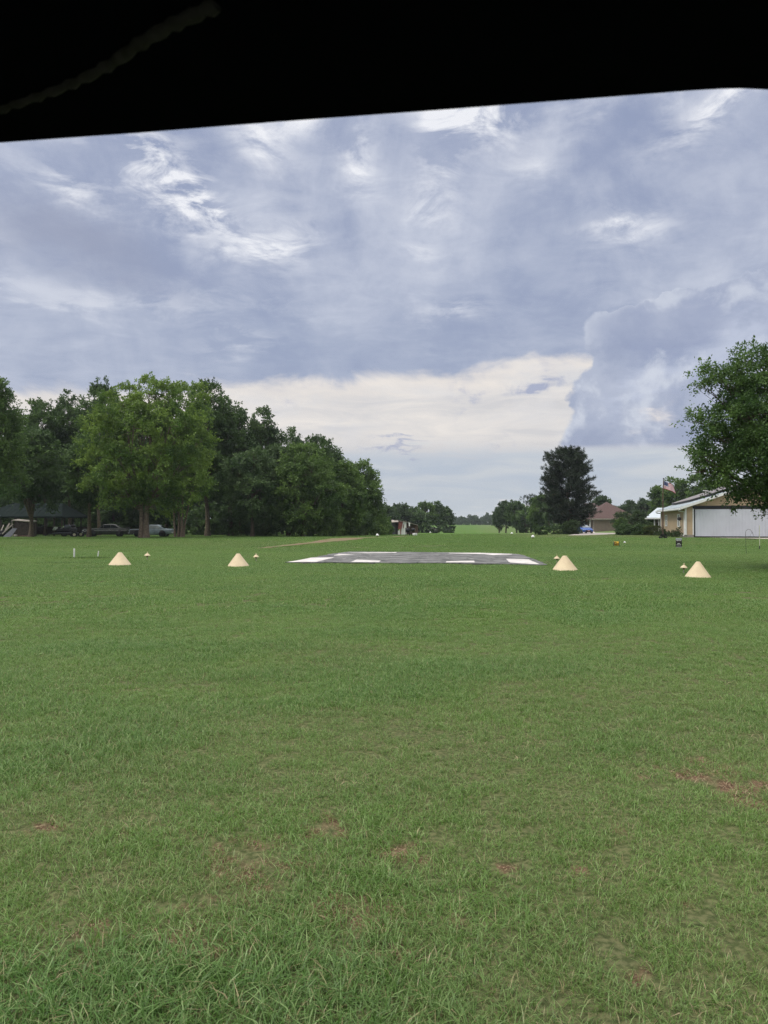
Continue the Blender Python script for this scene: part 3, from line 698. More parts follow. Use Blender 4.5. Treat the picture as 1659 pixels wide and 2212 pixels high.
def clear(X, Y, m):
    """keep blades off the pavement, track, buildings"""
    k = ~inside(X, Y, PAVE)
    for dx, dy in ((m, 0), (-m, 0), (0, m), (0, -m)): k &= ~inside(X + dx, Y + dy, PAVE)
    k &= track_d(X, Y) > m * .6 - .1
    for poly in NOGROW: k &= ~inside(X, Y, poly)
    for u, v, w in CONE_POS:
        c = G(u, v); k &= np.hypot(X - c.x, Y - c.y - .42) > .34
    return k
def P3(X, Y): return np.stack([X, Y, gz(X, Y)], -1)
def make_grass():
    bm = blade_mat('grass_blade')
    # near turf
    X, Y, rg = wedge(1.6, 15, .155, 1); d = f_dirt(X, Y); k = rg.random(len(X)) > d * .86; k &= clear(X, Y, .1); X, Y = X[k], Y[k]
    sc = (.66 + .5 * np.minimum(f_lush(X, Y), 1.4) * rg.uniform(.7, 1.2, len(X))) * (1 - .3 * f_dry(X, Y)) * rg.uniform(.8, 1.15, len(X))
    scatter('grass', [tuft('turf', s, .30, 230, .056, .0038, 1.5, mat=bm) for s in range(7)], P3(X, Y), sc, 'fine green turf blades of the lawn nearest the viewer', seed=2)
    # clumps of longer broader blades
    X, Y, rg = wedge(1.6, 13, .30, 3); l = f_lush(X, Y); k = rg.random(len(X)) < (.03 + .24 * np.clip(l, 0, 1.2) ** 1.8) * (1 - f_dirt(X, Y)); X, Y = X[k], Y[k]
    sc = rg.uniform(.5, 1.0, len(X)) * (.7 + .42 * f_lush(X, Y))
    scatter('grass_clumps', [tuft('clump', 20 + s, .2, 30, .085, .0052, 1.6, spread=.05, mat=bm) for s in range(6)], P3(X, Y), sc, 'longer coarse grass clumps standing out of the near lawn', seed=4)
    # dry straw lying about the worn places
    bs = simple('dry_straw', (.33, .26, .16), .8, var=.3, scale=40)
    X, Y, rg = wedge(1.6, 12, .16, 5); q = f_dirt(X, Y) + .25 * f_dry(X, Y); k = rg.random(len(X)) < q * .5; X, Y = X[k], Y[k]
    scatter('straw', [tuft('straw', 40 + s, .26, 26, .03, .0035, 2.6, mat=bs) for s in range(4)], P3(X, Y), rg.uniform(.6, 1.2, len(X)), 'dry straw and thatch lying on the worn patches of lawn', seed=6)
    # middle distance
    X, Y, rg = wedge(14, 47, .5, 7); k = clear(X, Y, .42); X, Y = X[k], Y[k]
    sc = (.75 + .35 * np.minimum(f_lush(X, Y), 1.2)) * rg.uniform(.8, 1.2, len(X))
    scatter('grass_middle', [tuft('sward', 60 + s, .8, 900, .05, .0085, 1.2, mat=bm) for s in range(5)], P3(X, Y), sc, 'green turf of the lawn around the cones and the pavement', seed=8)
    # ragged grass creeping over the pavement edge
    ex = []; rg = np.random.default_rng(12)
    for a, b in zip(PAVE, PAVE[1:] + PAVE[:1]):
        n = int((b - a).length / .05)
        for i in range(n):
            q_ = a.lerp(b, rg.random()); nn = Vector((-(b - a).y, (b - a).x, 0)).normalized(); q_ = q_ + nn * rg.normal() * .09; ex.append((q_.x, q_.y))
    for p_, r_ in TRACK[:-1]:
        for i in range(18): ex.append((p_.x + rg.normal() * 1.4, p_.y + rg.normal() * .9))
    ex = np.array(ex); scatter('grass_edge', [tuft('edge', 90 + s, .3, 60, .05, .006, 1.3, spread=.07, mat=bm) for s in range(4)], np.stack([ex[:, 0], ex[:, 1], gz(ex[:, 0], ex[:, 1]) + .01], -1), rg.uniform(.5, 1.2, len(ex)), 'ragged grass creeping over the pavement edge and the dirt track', seed=13)
    # small broad leaved weeds
    X, Y, rg = wedge(1.6, 11, .55, 14); k = rg.random(len(X)) < .4; X, Y = X[k], Y[k]
    scatter('lawn_weeds', [tuft('rosette', 95 + s, .2, 9, .032, .011, 1.6, spread=.014, mat=bm) for s in range(4)], P3(X, Y), rg.uniform(.6, 1.2, len(X)), 'small broad leaved weeds in the near lawn', seed=15)
    X, Y, rg = wedge(45, 118, 1.7, 9, half=34); k = clear(X, Y, 1.25) & (gz(X, Y) > -.6) ; X, Y = X[k], Y[k]
    scatter('grass_far', [tuft('far_sward', 80 + s, 2.5, 1500, .05, .02, .7, mat=bm) for s in range(4)], P3(X, Y), rg.uniform(.8, 1.15, len(X)), 'green turf of the far field', seed=10)
# ------------------------------------------------------------------ more materials
MAT['cream'] = simple('cream_paint', (.61, .505, .335), .65, var=.04, scale=3, dirt=(.55, .435, .285))
MAT['asphalt'] = None
MAT['white_mark'] = simple('worn_white_paint', (.60, .565, .55), .85, var=.14, scale=1.6, dirt=(.40, .375, .36))
MAT['white'] = simple('white_paint', (.74, .74, .73), .5, var=.05)
MAT['door_white'] = simple('white_sheet_metal', (.52, .545, .60), .45, var=.04, scale=.8)
MAT['siding'] = simple('tan_siding', (.46, .345, .225), .7, var=.06, scale=1.5)
MAT['siding2'] = simple('brown_siding', (.235, .185, .145), .75, var=.08, scale=1.5)
MAT['metal_roof'] = simple('pale_metal_roof', (.56, .61, .64), .38, metal=.25, var=.06, scale=.7)
MAT['panel'] = simple('grey_panel', (.20, .175, .165), .45, var=.08, scale=3)
MAT['black'] = simple('black_plastic', (.014, .014, .017), .55, var=.2)
MAT['rubber'] = simple('black_rubber', (.02, .02, .02), .85, var=.2)
MAT['glass'] = simple('dark_glass', (.025, .03, .034), .12, var=.1, spec=.6)
MAT['glass_light'] = simple('pale_glass', (.42, .45, .46), .35, var=.15, scale=3)  # pale grey panes
MAT['concrete'] = simple('concrete', (.40, .355, .325), .9, var=.12, scale=1.3, bump=.2)
MAT['footing'] = simple('concrete_footing', (.30, .27, .24), .9, var=.15, scale=4)
MAT['shingle'] = simple('brown_shingle', (.085, .05, .045), .9, var=.16, scale=5, bump=.4)
MAT['greenroof'] = simple('dark_green_metal', (.014, .021, .02), .95, spec=.05, var=.14, scale=2)
MAT['wood_dark'] = simple('dark_wood', (.055, .043, .036), .9, var=.3, scale=6)
MAT['wood_grey'] = simple('weathered_board', (.33, .30, .26), .85, var=.2, scale=6)
MAT['redroof'] = simple('faded_red_roof', (.21, .075, .065), .85, var=.15, scale=4)
MAT['brownwall'] = simple('brown_boards', (.16, .10, .075), .85, var=.2, scale=4)
MAT['greymetal'] = simple('grey_tin', (.10, .11, .125), .5, var=.15, scale=2)
MAT['pole'] = simple('bronze_pole', (.09, .05, .035), .5, var=.15)
MAT['iron'] = simple('dark_iron', (.05, .055, .05), .6, var=.2)
MAT['amber'] = simple('amber_lens', (.16, .055, .02), .25, var=.1)
MAT['yellow'] = simple('yellow_sign', (.66, .40, .035), .5, var=.1, scale=12)
MAT['sedan_grey'] = simple('weathered_dark_paint', (.075, .08, .075), .5, var=.25, scale=2.5)
MAT['sedan_blue'] = simple('faded_light_blue_paint', (.34, .41, .46), .5, var=.14, scale=2)
MAT['primer'] = simple('dark_primer', (.085, .08, .085), .8, var=.2, scale=2)
MAT['chrome'] = simple('dull_chrome', (.5, .5, .5), .3, metal=.8, var=.2)
MAT['carblue'] = simple('blue_car_paint', (.035, .10, .36), .22, var=.05, spec=.6)
MAT['lamp'] = simple('lamp_glass', (.62, .64, .66), .15, var=.05, spec=.6)
MAT['greentoy'] = simple('pale_green_metal', (.28, .33, .25), .6, var=.2)
MAT['rim'] = simple('cream_rim', (.55, .51, .36), .5, var=.15)
MAT['red'] = simple('flag_red', (.36, .02, .035), .8, var=.05)
MAT['navy'] = simple('flag_navy', (.03, .04, .13), .8, var=.05)
MAT['flagwhite'] = simple('flag_white', (.68, .66, .67), .8, var=.03)
MAT['tan'] = simple('tan_cloth', (.35, .26, .17), .8, var=.2)
MAT['brick'] = simple('porch_brick', (.20, .10, .075), .85, var=.2, scale=9)

# ------------------------------------------------------------------ pavement with painted marks
def asphalt():
    m, N, L, P = newmat('old_asphalt')
    geo = N.new('ShaderNodeNewGeometry')
    def no(s, d=5, st=None):
        n = N.new('ShaderNodeTexNoise'); n.inputs['Scale'].default_value = s; n.inputs['Detail'].default_value = d
        mp = N.new('ShaderNodeMapping'); mp.inputs['Scale'].default_value = st or (1, 1, 1); mp.inputs['Rotation'].default_value = (0, 0, -.108)
        L.new(geo.outputs['Position'], mp.inputs[0]); L.new(mp.outputs[0], n.inputs[0]); return n.outputs[0]
    def mix(f, a, b):
        x = N.new('ShaderNodeMix'); x.data_type = 'RGBA'; L.new(f, x.inputs['Factor'])
        for k, c in (('A', a), ('B', b)):
            if hasattr(c, 'is_linked'): L.new(c, x.inputs[k])
            else: x.inputs[k].default_value = (*c, 1)
        return x.outputs['Result']
    def mr(s, a, b, c=0, d=1):
        x = N.new('ShaderNodeMapRange'); x.inputs[1].default_value = a; x.inputs[2].default_value = b; x.inputs[3].default_value = c; x.inputs[4].default_value = d; L.new(s, x.inputs[0]); return x.outputs[0]
    c = mix(mr(no(1.2, 6), .35, .65), (.07, .07, .069), (.20, .198, .193))
    c = mix(mr(no(1, 6, (.7, 4, 1)), .5, .68, 0, .8), c, (.05, .052, .055))
    c = mix(mr(no(1, 6, (5, .5, 1)), .56, .7, 0, .7), c, (.21, .205, .2))
    v = N.new('ShaderNodeTexVoronoi'); v.feature = 'DISTANCE_TO_EDGE'; v.inputs['Scale'].default_value = .55
    mp = N.new('ShaderNodeMapping'); mp.inputs['Scale'].default_value = (1.2, .8, 1); nv = N.new('ShaderNodeVectorMath'); nv.operation = 'ADD'
    nn = N.new('ShaderNodeTexNoise'); nn.inputs['Scale'].default_value = 1.4; L.new(geo.outputs['Position'], nn.inputs[0]); L.new(geo.outputs['Position'], nv.inputs[0]); L.new(nn.outputs['Color'], nv.inputs[1])
    L.new(nv.outputs[0], mp.inputs[0]); L.new(mp.outputs[0], v.inputs['Vector'])
    c = mix(mr(v.outputs['Distance'], .0, .05, .95, 0), c, (.03, .034, .028))
    L.new(c, P.inputs['Base Color']); setin(P, 'Roughness', .85)
    b = N.new('ShaderNodeBump'); b.inputs['Strength'].default_value = .4; b.inputs['Distance'].default_value = .01; L.new(no(60, 3), b.inputs['Height']); L.new(b.outputs[0], P.inputs['Normal'])
    return m
rgp = np.random.default_rng(2)
def ragged(poly, amp=.12, step=.35):
    out = []
    for a, b in zip(poly, poly[1:] + poly[:1]):
        n = max(1, int((b - a).length / step))
        for i in range(n):
            q = a.lerp(b, i / n); nn = Vector((-(b - a).y, (b - a).x, 0)).normalized()
            out.append(q + nn * amp * (fbm(np.array([q.x * 1.9]), np.array([q.y * 1.9]), 5, 3)[0] - .5) * 2)
    return out
def sheet(name, poly, mat, h, parent=None, skirt=.06):
    """thin slab following the ground: top at h above it"""
    poly = [Vector((p.x, p.y, float(gz(p.x, p.y)) + h)) for p in poly]
    bm = bmesh.new(); vs = [bm.verts.new(p) for p in poly]; f = bm.faces.new(vs)
    if f.normal.z < 0: f.normal_flip()
    bm.normal_update()
    if f.normal.z < 0: bmesh.ops.reverse_faces(bm, faces=[f])
    top = bm.faces[:]
    lowv = [bm.verts.new(v.co - Vector((0, 0, skirt))) for v in vs]; nn_ = len(vs)
    for i in range(nn_): bm.faces.new((vs[i], vs[(i + 1) % nn_], lowv[(i + 1) % nn_], lowv[i]))
    bmesh.ops.triangulate(bm, faces=bm.faces[:])
    bmesh.ops.recalc_face_normals(bm, faces=bm.faces[:])
    if sum(f_.normal.z * f_.calc_area() for f_ in bm.faces) < 0: bmesh.ops.reverse_faces(bm, faces=bm.faces[:])
    me = bpy.data.meshes.new(name); bm.to_mesh(me); bm.free()
    return link(name, me, mat, parent)
PV = ragged(PAVE, .16)
pv = sheet('runway_pavement', PV, asphalt(), .055); tag(pv, 'short dark grey patch of cracked runway pavement with white markings', 'pavement', kind='structure')
def mark(name, *uv): return sheet(name, ragged([G(u / 1.0416, v / 1.0416, .061) for u, v in uv], .05, .25), MAT['white_mark'], .061, pv, skirt=.004)
mark('painted_bar', (647, 1264.5), (712, 1263.6), (752.5, 1254), (700, 1254.6))
mark('painted_bar', (788, 1264), (851, 1264.5), (875, 1253.6), (819, 1253.8))
mark('painted_bar', (1003, 1265), (1067, 1265), (1067.6, 1255), (1010.5, 1255.1))
mark('painted_bar', (1147, 1265.5), (1214, 1269.4), (1190, 1258.6), (1138, 1257))
mark('painted_numeral', (780, 1243.3), (893.5, 1242.2), (889, 1244.9), (853, 1245.2))
mark('painted_numeral', (761, 1246), (876, 1248), (874, 1249.2), (751, 1249.6))
mark('painted_numeral', (1010, 1243.8), (1080, 1243.6), (1151, 1246.2), (1150.5, 1247.4), (1120, 1248.3), (1085, 1251), (1050, 1250.4), (1106, 1246.6), (1010, 1244.9))

# dirt track: a worn strip
tl = []; tr_ = []
for i, (p, r) in enumerate(TRACK):
    a = TRACK[max(0, i - 1)][0]; b = TRACK[min(len(TRACK) - 1, i + 1)][0]; d = (b - a); n = Vector((-d.y, d.x, 0)).normalized()
    tl.append(p + n * r); tr_.append(p - n * r)
tk = sheet('dirt_track', ragged(tl + tr_[::-1], .22, .5), simple('red_dirt', (.17, .10, .066), .95, var=.18, scale=1.1, dirt=(.11, .15, .045)), .03)
tag(tk, 'worn reddish dirt track crossing the lawn to the wood', 'dirt track', kind='structure')

# ------------------------------------------------------------------ threshold cones
def cone_mesh(seed):
    rgc = np.random.default_rng(seed); mb = MB(); a1, a2 = rgc.uniform(0, 6, 2)
    w = lambda t, h: 1 + .012 * math.sin(3 * t + a1) * (1 - h * 1.6) + .008 * math.sin(5 * t + a2)
    mb.lathe([(.515, -.03), (.495, 0), (.4, .1255), (.3, .2577), (.2, .3898), (.075, .555)], 56, wob=w); mb.lathe([(.075, .555), (.072, .56)], 56, wob=w); mb.lathe([(.072, .56), (.0001, .5605)], 56, wob=w)
    return mb
for i, (u, v, wd) in enumerate(CONE_POS):
    p = G(u, v); p.y += wd / 2 * .8; p.z = float(gz(p.x, p.y)); p.x = (u - CX) / FPX * p.y
    o = cone_mesh(i).build('threshold_cone', MAT['cream'])
    s = wd; o.location = p; o.scale = (s, s, s * (1.0, 1.02, 1.0, 1.09)[i]); o.rotation_euler = (R(-1), R((-.6, .3, .8, 0)[i]), i * 1.3)
    tag(o, ('cream cone farthest left, beside the two white stakes', 'cream cone left of the pavement, second from the left', 'cream cone just right of the pavement, half covering a small lamp',
            'cream cone farthest right, nearest the black yard sign')[i], 'marker cone', 'cream threshold cones in a row across the lawn')

# ------------------------------------------------------------------ mushroom lamps
def lamp(u, v, w, label, lean=0):
    p = G(u, v); t = thing('runway_lamp', label, 'runway lamp', p, 0, 'mushroom runway lamps beside the cones')
    s = w / .23; t.scale = (s, s, s); t.rotation_euler = (0, R(lean), 0)
    MB().tube([(0, 0, -.1), (0, 0, .165)], .014, 10).build('post', MAT['concrete'], t)
    MB().lathe([(.0001, .13), (.032, .135), (.036, .15), (.03, .175), (.04, .19)], 16).build('lens', MAT['amber'], t)
    MB().lathe([(.118, .182), (.12, .187), (.092, .215), (.06, .245), (.034, .268), (.02, .276), (.0001, .278)], 28).lathe([(.118, .182), (.05, .2), (.0001, .2)], 28).build('hat', MAT['cream'], t)
    MB().lathe([(.0001, .33), (.014, .327), (.02, .31), (.016, .292), (.01, .276)], 14).build('finial', MAT['cream'], t)
    return t
lamp(318, 1211, .25, 'small cream mushroom lamp right of the farthest left cone', 2)
lamp(553.5, 1213.5, .24, 'small cream mushroom lamp right of the second cone from the left', -1)
lamp(1202.5, 1217.5, .24, 'small cream mushroom lamp half hidden behind the cone right of the pavement', 1)
lamp(1476, 1239, .225, 'small cream mushroom lamp left of the farthest right cone', 3)
# low white runway lights further on
for u, v, w, lb_ in ((815, 1160.5, .34, 'low white runway light on the grass near the end of the left wood'), (1151, 1164.5, .34, 'low white runway light on the grass left of the big pine'),
                    (1105.5, 1155.5, .34, 'low white runway light below the right runway trees'), (1349, 1175, .18, 'tiny pale lamp on the grass right of the yellow sign'), (929.5, 1152.6, .3, 'low pale runway light beside the far dark bins')):
    p = G(u, v); t = thing('runway_light', lb_, 'runway light', p, 0, 'low white runway lights in the distance'); k = w / .34; t.scale = (k, k, k)
    MB().tube([(0, 0, -.1), (0, 0, .2)], .035, 10).build('post', MAT['amber'], t)
    MB().lathe([(.16, .17), (.17, .19), (.13, .29), (.06, .36), (.0001, .38)], 18).build('hat', MAT['white'], t)

# ------------------------------------------------------------------ white stakes
for u, v, h, lean, r, lb_ in ((160.5, 1206, .41, 1.5, .034, 'taller thick white stake in the lawn left of the first cone'), (211.5, 1203, .26, 9, .024, 'shorter thin leaning white stake in the lawn left of the first cone')):
    p = G(u, v); o = MB().tube([(0, 0, -.1), (0, 0, h * .5), (0, 0, h)], r, 10).lathe([(r * .98, h), (r * .7, h + .008), (.0001, h + .009)], 10).build('white_stake', MAT['white'])
    o.location = p; o.rotation_euler = (R(2), R(lean), 0); tag(o, lb_, 'stake', 'white stakes in the lawn')
# tall grass round the stakes
def weeds(label, u, v, w, h, n, seed, mat, group=None, blade=.02):
    p = G(u, v); rgw = np.random.default_rng(seed)
    b = np.stack([rgw.normal(size=n) * w / 3, rgw.normal(size=n) * .22, np.full(n, -.02)], -1)
    d = unit(np.stack([rgw.normal(size=n) * .4, rgw.normal(size=n) * .4, np.full(n, 1.0)], -1))
    me = leaf_mesh('weeds', b, d, unit(rgw.normal(size=(n, 3))), h * rgw.uniform(.4, 1.2, n), np.full(n, blade), rgw.random(n))
    o = link('weeds', me, mat); o.location = p; tag(o, label, 'weeds', group); return o
weeds('dark uncut grass around the foot of the two white stakes', 190, 1207, 1.9, .12, 700, 1, MAT['leaf_mid'])
weeds('strip of uncut grass left of the first cone', 130, 1217, 2.4, .07, 800, 2, MAT['shrub'], blade=.012)

# ------------------------------------------------------------------ yellow taxiway sign
def text(mb_parent, s, size, loc, mat, name, ex=.004, rz=0, bold=.0):
    cu = bpy.data.curves.new(name, 'FONT'); cu.body = s; cu.size = size; cu.align_x = 'CENTER'; cu.align_y = 'CENTER'; cu.extrude = ex; cu.offset = bold
    o = bpy.data.objects.new(name, cu); C.objects.link(o)
    dg = bpy.context.evaluated_depsgraph_get(); me = bpy.data.meshes.new_from_object(o.evaluated_get(dg)); bpy.data.objects.remove(o)
    o = link(name, me, mat, mb_parent); o.location = loc; o.rotation_euler = (math.pi / 2, 0, rz); return o
p = G(1331.5, 1180.5); t = thing('taxiway_sign', 'little yellow taxiway sign reading G with a dash, between two dark posts', 'sign', p, R(-4))
MB().bevbox((0, 0, .19), (.30, .03, .27), .006).build('panel', MAT['yellow'], t)
for x in (-.168, .168): MB().bevbox((x, 0, .15), (.035, .04, .36), .004).build('post', MAT['iron'], t)
text(t, 'G', .25, (-.075, -.0175, .195), MAT['black'], 'lettering', bold=.008)
MB().box((.085, -.0175, .195), (.07, .006, .035)).build('lettering', MAT['black'], t)

# ------------------------------------------------------------------ black yard sign
p = G(1466, 1184); t = thing('yard_sign', 'black yard sign with a pale top band and rows of white lettering', 'sign', p, R(3)); k = p.y / 47
t.scale = (k, k, k)
MB().bevbox((0, 0, .335), (.385, .012, .56), .003).build('panel', MAT['black'], t)
MB().box((0, -.0085, .565), (.38, .004, .085)).build('top_band', simple('pale_band', (.45, .5, .53), .6), t)
# the lettering cannot be read in the photograph: rows of letter-sized strokes of the same length and weight
def rows(z, x0, x1, h, mat, n, seed):
    rgq = np.random.default_rng(seed); m = MB(); x = x0; w = (x1 - x0) / n
    for i in range(n):
        if i == n // 2 and n > 6: x += w; continue
        m.box((x + w * .5, -.0085, z), (w * .82, .004, h * (1 if rgq.random() < .4 else .72))); x += w
    m.build('lettering', MAT[mat], t)
rows(.475, -.155, .155, .055, 'white', 8, 1); rows(.39, -.125, .125, .03, 'brownwall', 7, 2); rows(.275, -.085, .075, .05, 'white', 5, 3); rows(.195, -.145, .135, .05, 'white', 8, 4)
MB().box((0, -.0085, .075), (.36, .004, .02)).build('bottom_line', MAT['white'], t)
for x in (-.165, .165): MB().tube([(x, .004, -.12), (x, .004, .1)], .006, 6).build('leg', MAT['iron'], t)

# ------------------------------------------------------------------ shepherd hook and white pole
p = G(1612, 1199); t = thing('shepherd_hook', 'thin dark garden hook with two curved arms, under the hanging branch', 'garden hook', p)
H = 55 / FPX * p.y; s = p.y / FPX
def q(u, v): return ((u - 1612) * s, 0, (1199 - v) * s)
MB().tube([(0, 0, -.2), q(1611.5, 1190), q(1610.5, 1165), q(1610, 1153), q(1611, 1147.5), q(1614, 1144.3), q(1618, 1143.2), q(1621, 1144.5), q(1624, 1148.5), q(1627, 1155), q(1629, 1160)], [.008] * 9 + [.006, .005], 7).build('stem', MAT['iron'], t)
MB().tube([q(1624.2, 1149.5), q(1621.5, 1154), q(1619.5, 1160)], [.005, .005, .004], 6).build('hook', MAT['iron'], t)
p = G(1640.5, 1187); s = p.y / FPX
t = thing('white_pole', 'slim whitish pole in the lawn right of the garden hook', 'pole', p)
MB().tube([(0, 0, -.1), (0, 0, 8 * s)], .03, 10).build('ground_sleeve', MAT['iron'], t)
MB().tube([(0, 0, 2 * s), (0, 0, 52 * s)], .019, 10).lathe([(.019, 52 * s), (.012, 52 * s + .012), (.0001, 52 * s + .014)], 10).build('shaft', simple('pale_pipe', (.52, .55, .40), .5), t)

# ------------------------------------------------------------------ the hangar
P0 = Vector((30.6, 78, 0)); dW = Vector((.245, .97, 0)).normalized(); nF = Vector((dW.y, -dW.x, 0))     # along the side wall; along the front
BASE = float(gz(P0.x, P0.y))
def HW(t, s, z): return P0 + dW * t + nF * s + Vector((0, 0, z))
EAVE, PIT, HALF, LEN = 3.08, .345, 9.5, 23.5
hg = thing('hangar', 'tan sided hangar with a wide white door and pale metal roof', 'hangar', (0, 0, 0))
def clap(mb, f, a, b, z0, z1, pitch=.2, skip=()):
    """lapped boards; f(t, off, z) maps along-wall distance, outward offset, height to a point"""
    z = z0
    while z < z1 - .01:
        ze = min(z + pitch, z1)
        segs = [(a, b)]
        for (sa, sb, sz0, sz1) in skip:
            if ze > sz0 and z < sz1:
                n = []
                for (x0, x1) in segs:
                    if sb <= x0 or sa >= x1: n.append((x0, x1)); continue
                    if sa > x0: n.append((x0, sa))
                    if sb < x1: n.append((sb, x1))
                segs = n
        for x0, x1 in segs:
            mb.add([f(x0, .03, z), f(x1, .03, z), f(x1, .006, ze), f(x0, .006, ze), f(x0, 0, z), f(x1, 0, z), f(x1, -.05, ze), f(x0, -.05, ze)],
                   [(0, 1, 2, 3), (0, 4, 5, 1), (0, 3, 7, 4), (1, 5, 6, 2), (3, 2, 6, 7)])
        z = ze
WINS = [(4.2, 6.2, .98, 2.38), (16.2, 18.4, .98, 2.38)]
m = MB()
side = lambda t, o, z: HW(t, -o, z)
clap(m, side, .12, LEN - .1, .25, EAVE - .02, .21)
front = lambda s, o, z: HW(-o, s, z)
DS0, DS1, DZ0, DZ1 = .78, 18.2, .05, 2.86
clap(m, front, .12, DS0 - .12, .25, EAVE + .1, .21)
z = DZ1 + .32
while z < EAVE + PIT * HALF - .25:                                             # gable boards
    ze = z + .21; s0 = max(.12, (z - EAVE) / PIT + .12); s1 = 2 * HALF - s0; sa = max(.12, (ze - EAVE) / PIT + .12); sb = 2 * HALF - sa
    m.add([front(s0, .03, z), front(s1, .03, z), front(sb, .006, ze), front(sa, .006, ze), front(s0, -.05, z), front(s1, -.05, z)], [(0, 1, 2, 3), (0, 4, 5, 1)]); z = ze
# back and far side, plain
m.add([HW(LEN, 0, .25), HW(LEN, 2 * HALF, .25), HW(LEN, 2 * HALF, EAVE), HW(LEN, HALF, EAVE + PIT * HALF - .05), HW(LEN, 0, EAVE)], [(0, 1, 2, 3, 4)])
m.add([HW(0, 2 * HALF, .25), HW(LEN, 2 * HALF, .25), HW(LEN, 2 * HALF, EAVE), HW(0, 2 * HALF, EAVE)], [(0, 1, 2, 3)])
m.build('siding_wall', MAT['siding'], hg)
m = MB()
m.prism([HW(-.02, -.02, 0), HW(LEN, -.02, 0), HW(LEN, .3, 0), HW(.3, .3, 0), HW(.3, DS0 - .02, 0), HW(-.02, DS0 - .02, 0)], (0, 0, -.6), (0, 0, .25)); m.build('footing', MAT['footing'], hg)
# roof: two slabs with overhang
def RP(t, s, dz=0.0): return HW(t, s, EAVE + PIT * (s if s <= HALF else 2 * HALF - s) + dz)
OV, OT = .55, .5
m = MB()
m.add([RP(-OT, -OV), RP(LEN + OT, -OV), RP(LEN + OT, HALF), RP(-OT, HALF), RP(-OT, -OV, .13), RP(LEN + OT, -OV, .13), RP(LEN + OT, HALF, .13), RP(-OT, HALF, .13)], [(0, 1, 2, 3), (4, 5, 6, 7), (0, 1, 5, 4), (1, 2, 6, 5), (0, 3, 7, 4)])
def RQ(t, s, dz=0.): return HW(t, s, EAVE + PIT * (2 * HALF - s) + dz)
m.add([RQ(-OT, HALF), RQ(LEN + OT, HALF), RQ(LEN + OT, 2 * HALF + OV), RQ(-OT, 2 * HALF + OV), RQ(-OT, HALF, .13), RQ(LEN + OT, HALF, .13), RQ(LEN + OT, 2 * HALF + OV, .13), RQ(-OT, 2 * HALF + OV, .13)],
      [(0, 1, 2, 3), (4, 5, 6, 7), (1, 2, 6, 5), (2, 3, 7, 6), (0, 3, 7, 4)])
for k in range(30):                                                            # standing seams
    tt = -OT + .3 + k * .82
    if tt < LEN + OT: m.add([RP(tt, -OV, .131), RP(tt + .04, -OV, .131), RP(tt + .04, HALF, .131), RP(tt, HALF, .131), RP(tt, -OV, .165), RP(tt + .04, -OV, .165), RP(tt + .04, HALF, .165), RP(tt, HALF, .165)], [(4, 5, 6, 7), (0, 3, 7, 4), (1, 2, 6, 5), (0, 1, 5, 4)])
m.build('roof', MAT['metal_roof'], hg)
# rake boards, gutter, downspouts, corner boards
m = MB()
m.add([RP(-OT - .03, -OV, -.1), RP(-OT - .03, HALF, -.1), RP(-OT - .03, HALF, .14), RP(-OT - .03, -OV, .14), RP(-OT, -OV, -.1), RP(-OT, HALF, -.1), RP(-OT, HALF, .14), RP(-OT, -OV, .14)], [(0, 1, 2, 3), (0, 1, 5, 4), (3, 2, 6, 7)])
m.add([RQ(-OT - .03, HALF, -.1), RQ(-OT - .03, 2 * HALF + OV, -.1), RQ(-OT - .03, 2 * HALF + OV, .14), RQ(-OT - .03, HALF, .14), RQ(-OT, HALF, -.1), RQ(-OT, 2 * HALF + OV, -.1)], [(0, 1, 2, 3), (0, 1, 5, 4)])
m.build('rake_board', MAT['white'], hg)
m = MB(); g = [RP(-OT - .05, -OV - .01, -.12), RP(-OT - .05, -OV - .13, -.1), RP(-OT - .05, -OV - .15, .04), RP(-OT - .05, -OV - .01, .04)]
m.prism(g, (0, 0, 0), dW * (LEN + 2 * OT + .1)); m.build('gutter', MAT['white'], hg)
for tt in (.25, LEN - .4):
    MB().tube([RP(tt, -OV - .08, -.1), RP(tt, -OV - .08, -.22), HW(tt, -.1, EAVE - .5), HW(tt, -.1, EAVE - .75), HW(tt, -.1, .25), HW(tt - .15, -.25, .12)], .055, 8, smooth=True).build('downspout', MAT['white'], hg)
for (tt, s_) in ((0, 0), (LEN, 0)):
    c = HW(tt, s_, (EAVE + .25) / 2); MB().box(c, (.17, .17, EAVE - .22), -math.atan2(dW.x, dW.y)).build('corner_board', MAT['white'], hg)
c = HW(-.02, DS0 - .07, (EAVE + .2) / 2); MB().box(c, (.12, .12, EAVE - .25), -math.atan2(dW.x, dW.y)).build('door_trim', MAT['white'], hg)
# door: black frame, white ribbed leaf
m = MB(); rot = -math.atan2(dW.x, dW.y)
m.box(HW(-.04, (DS0 + DS1) / 2, DZ1 + .16), (DS1 - DS0 + .24, .16, .26), rot); m.box(HW(-.05, (DS0 + DS1) / 2, .03), (DS1 - DS0, .14, .1), rot)
m.box(HW(-.04, DS0 + .05, 1.45), (.1, .16, 2.74), rot); m.box(HW(-.04, DS1 - .05, 1.45), (.1, .16, 2.74), rot); m.build('door_frame', MAT['black'], hg)
m = MB(); m.box(HW(-.06, (DS0 + DS1) / 2, 1.455), (DS1 - DS0 - .22, .06, 2.72), rot)
s_ = DS0 + .25
while s_ < DS1 - .2: m.box(HW(-.1, s_, 1.455), (.05, .06, 2.70), rot); s_ += .3
m.build('hangar_door', MAT['door_white'], hg)
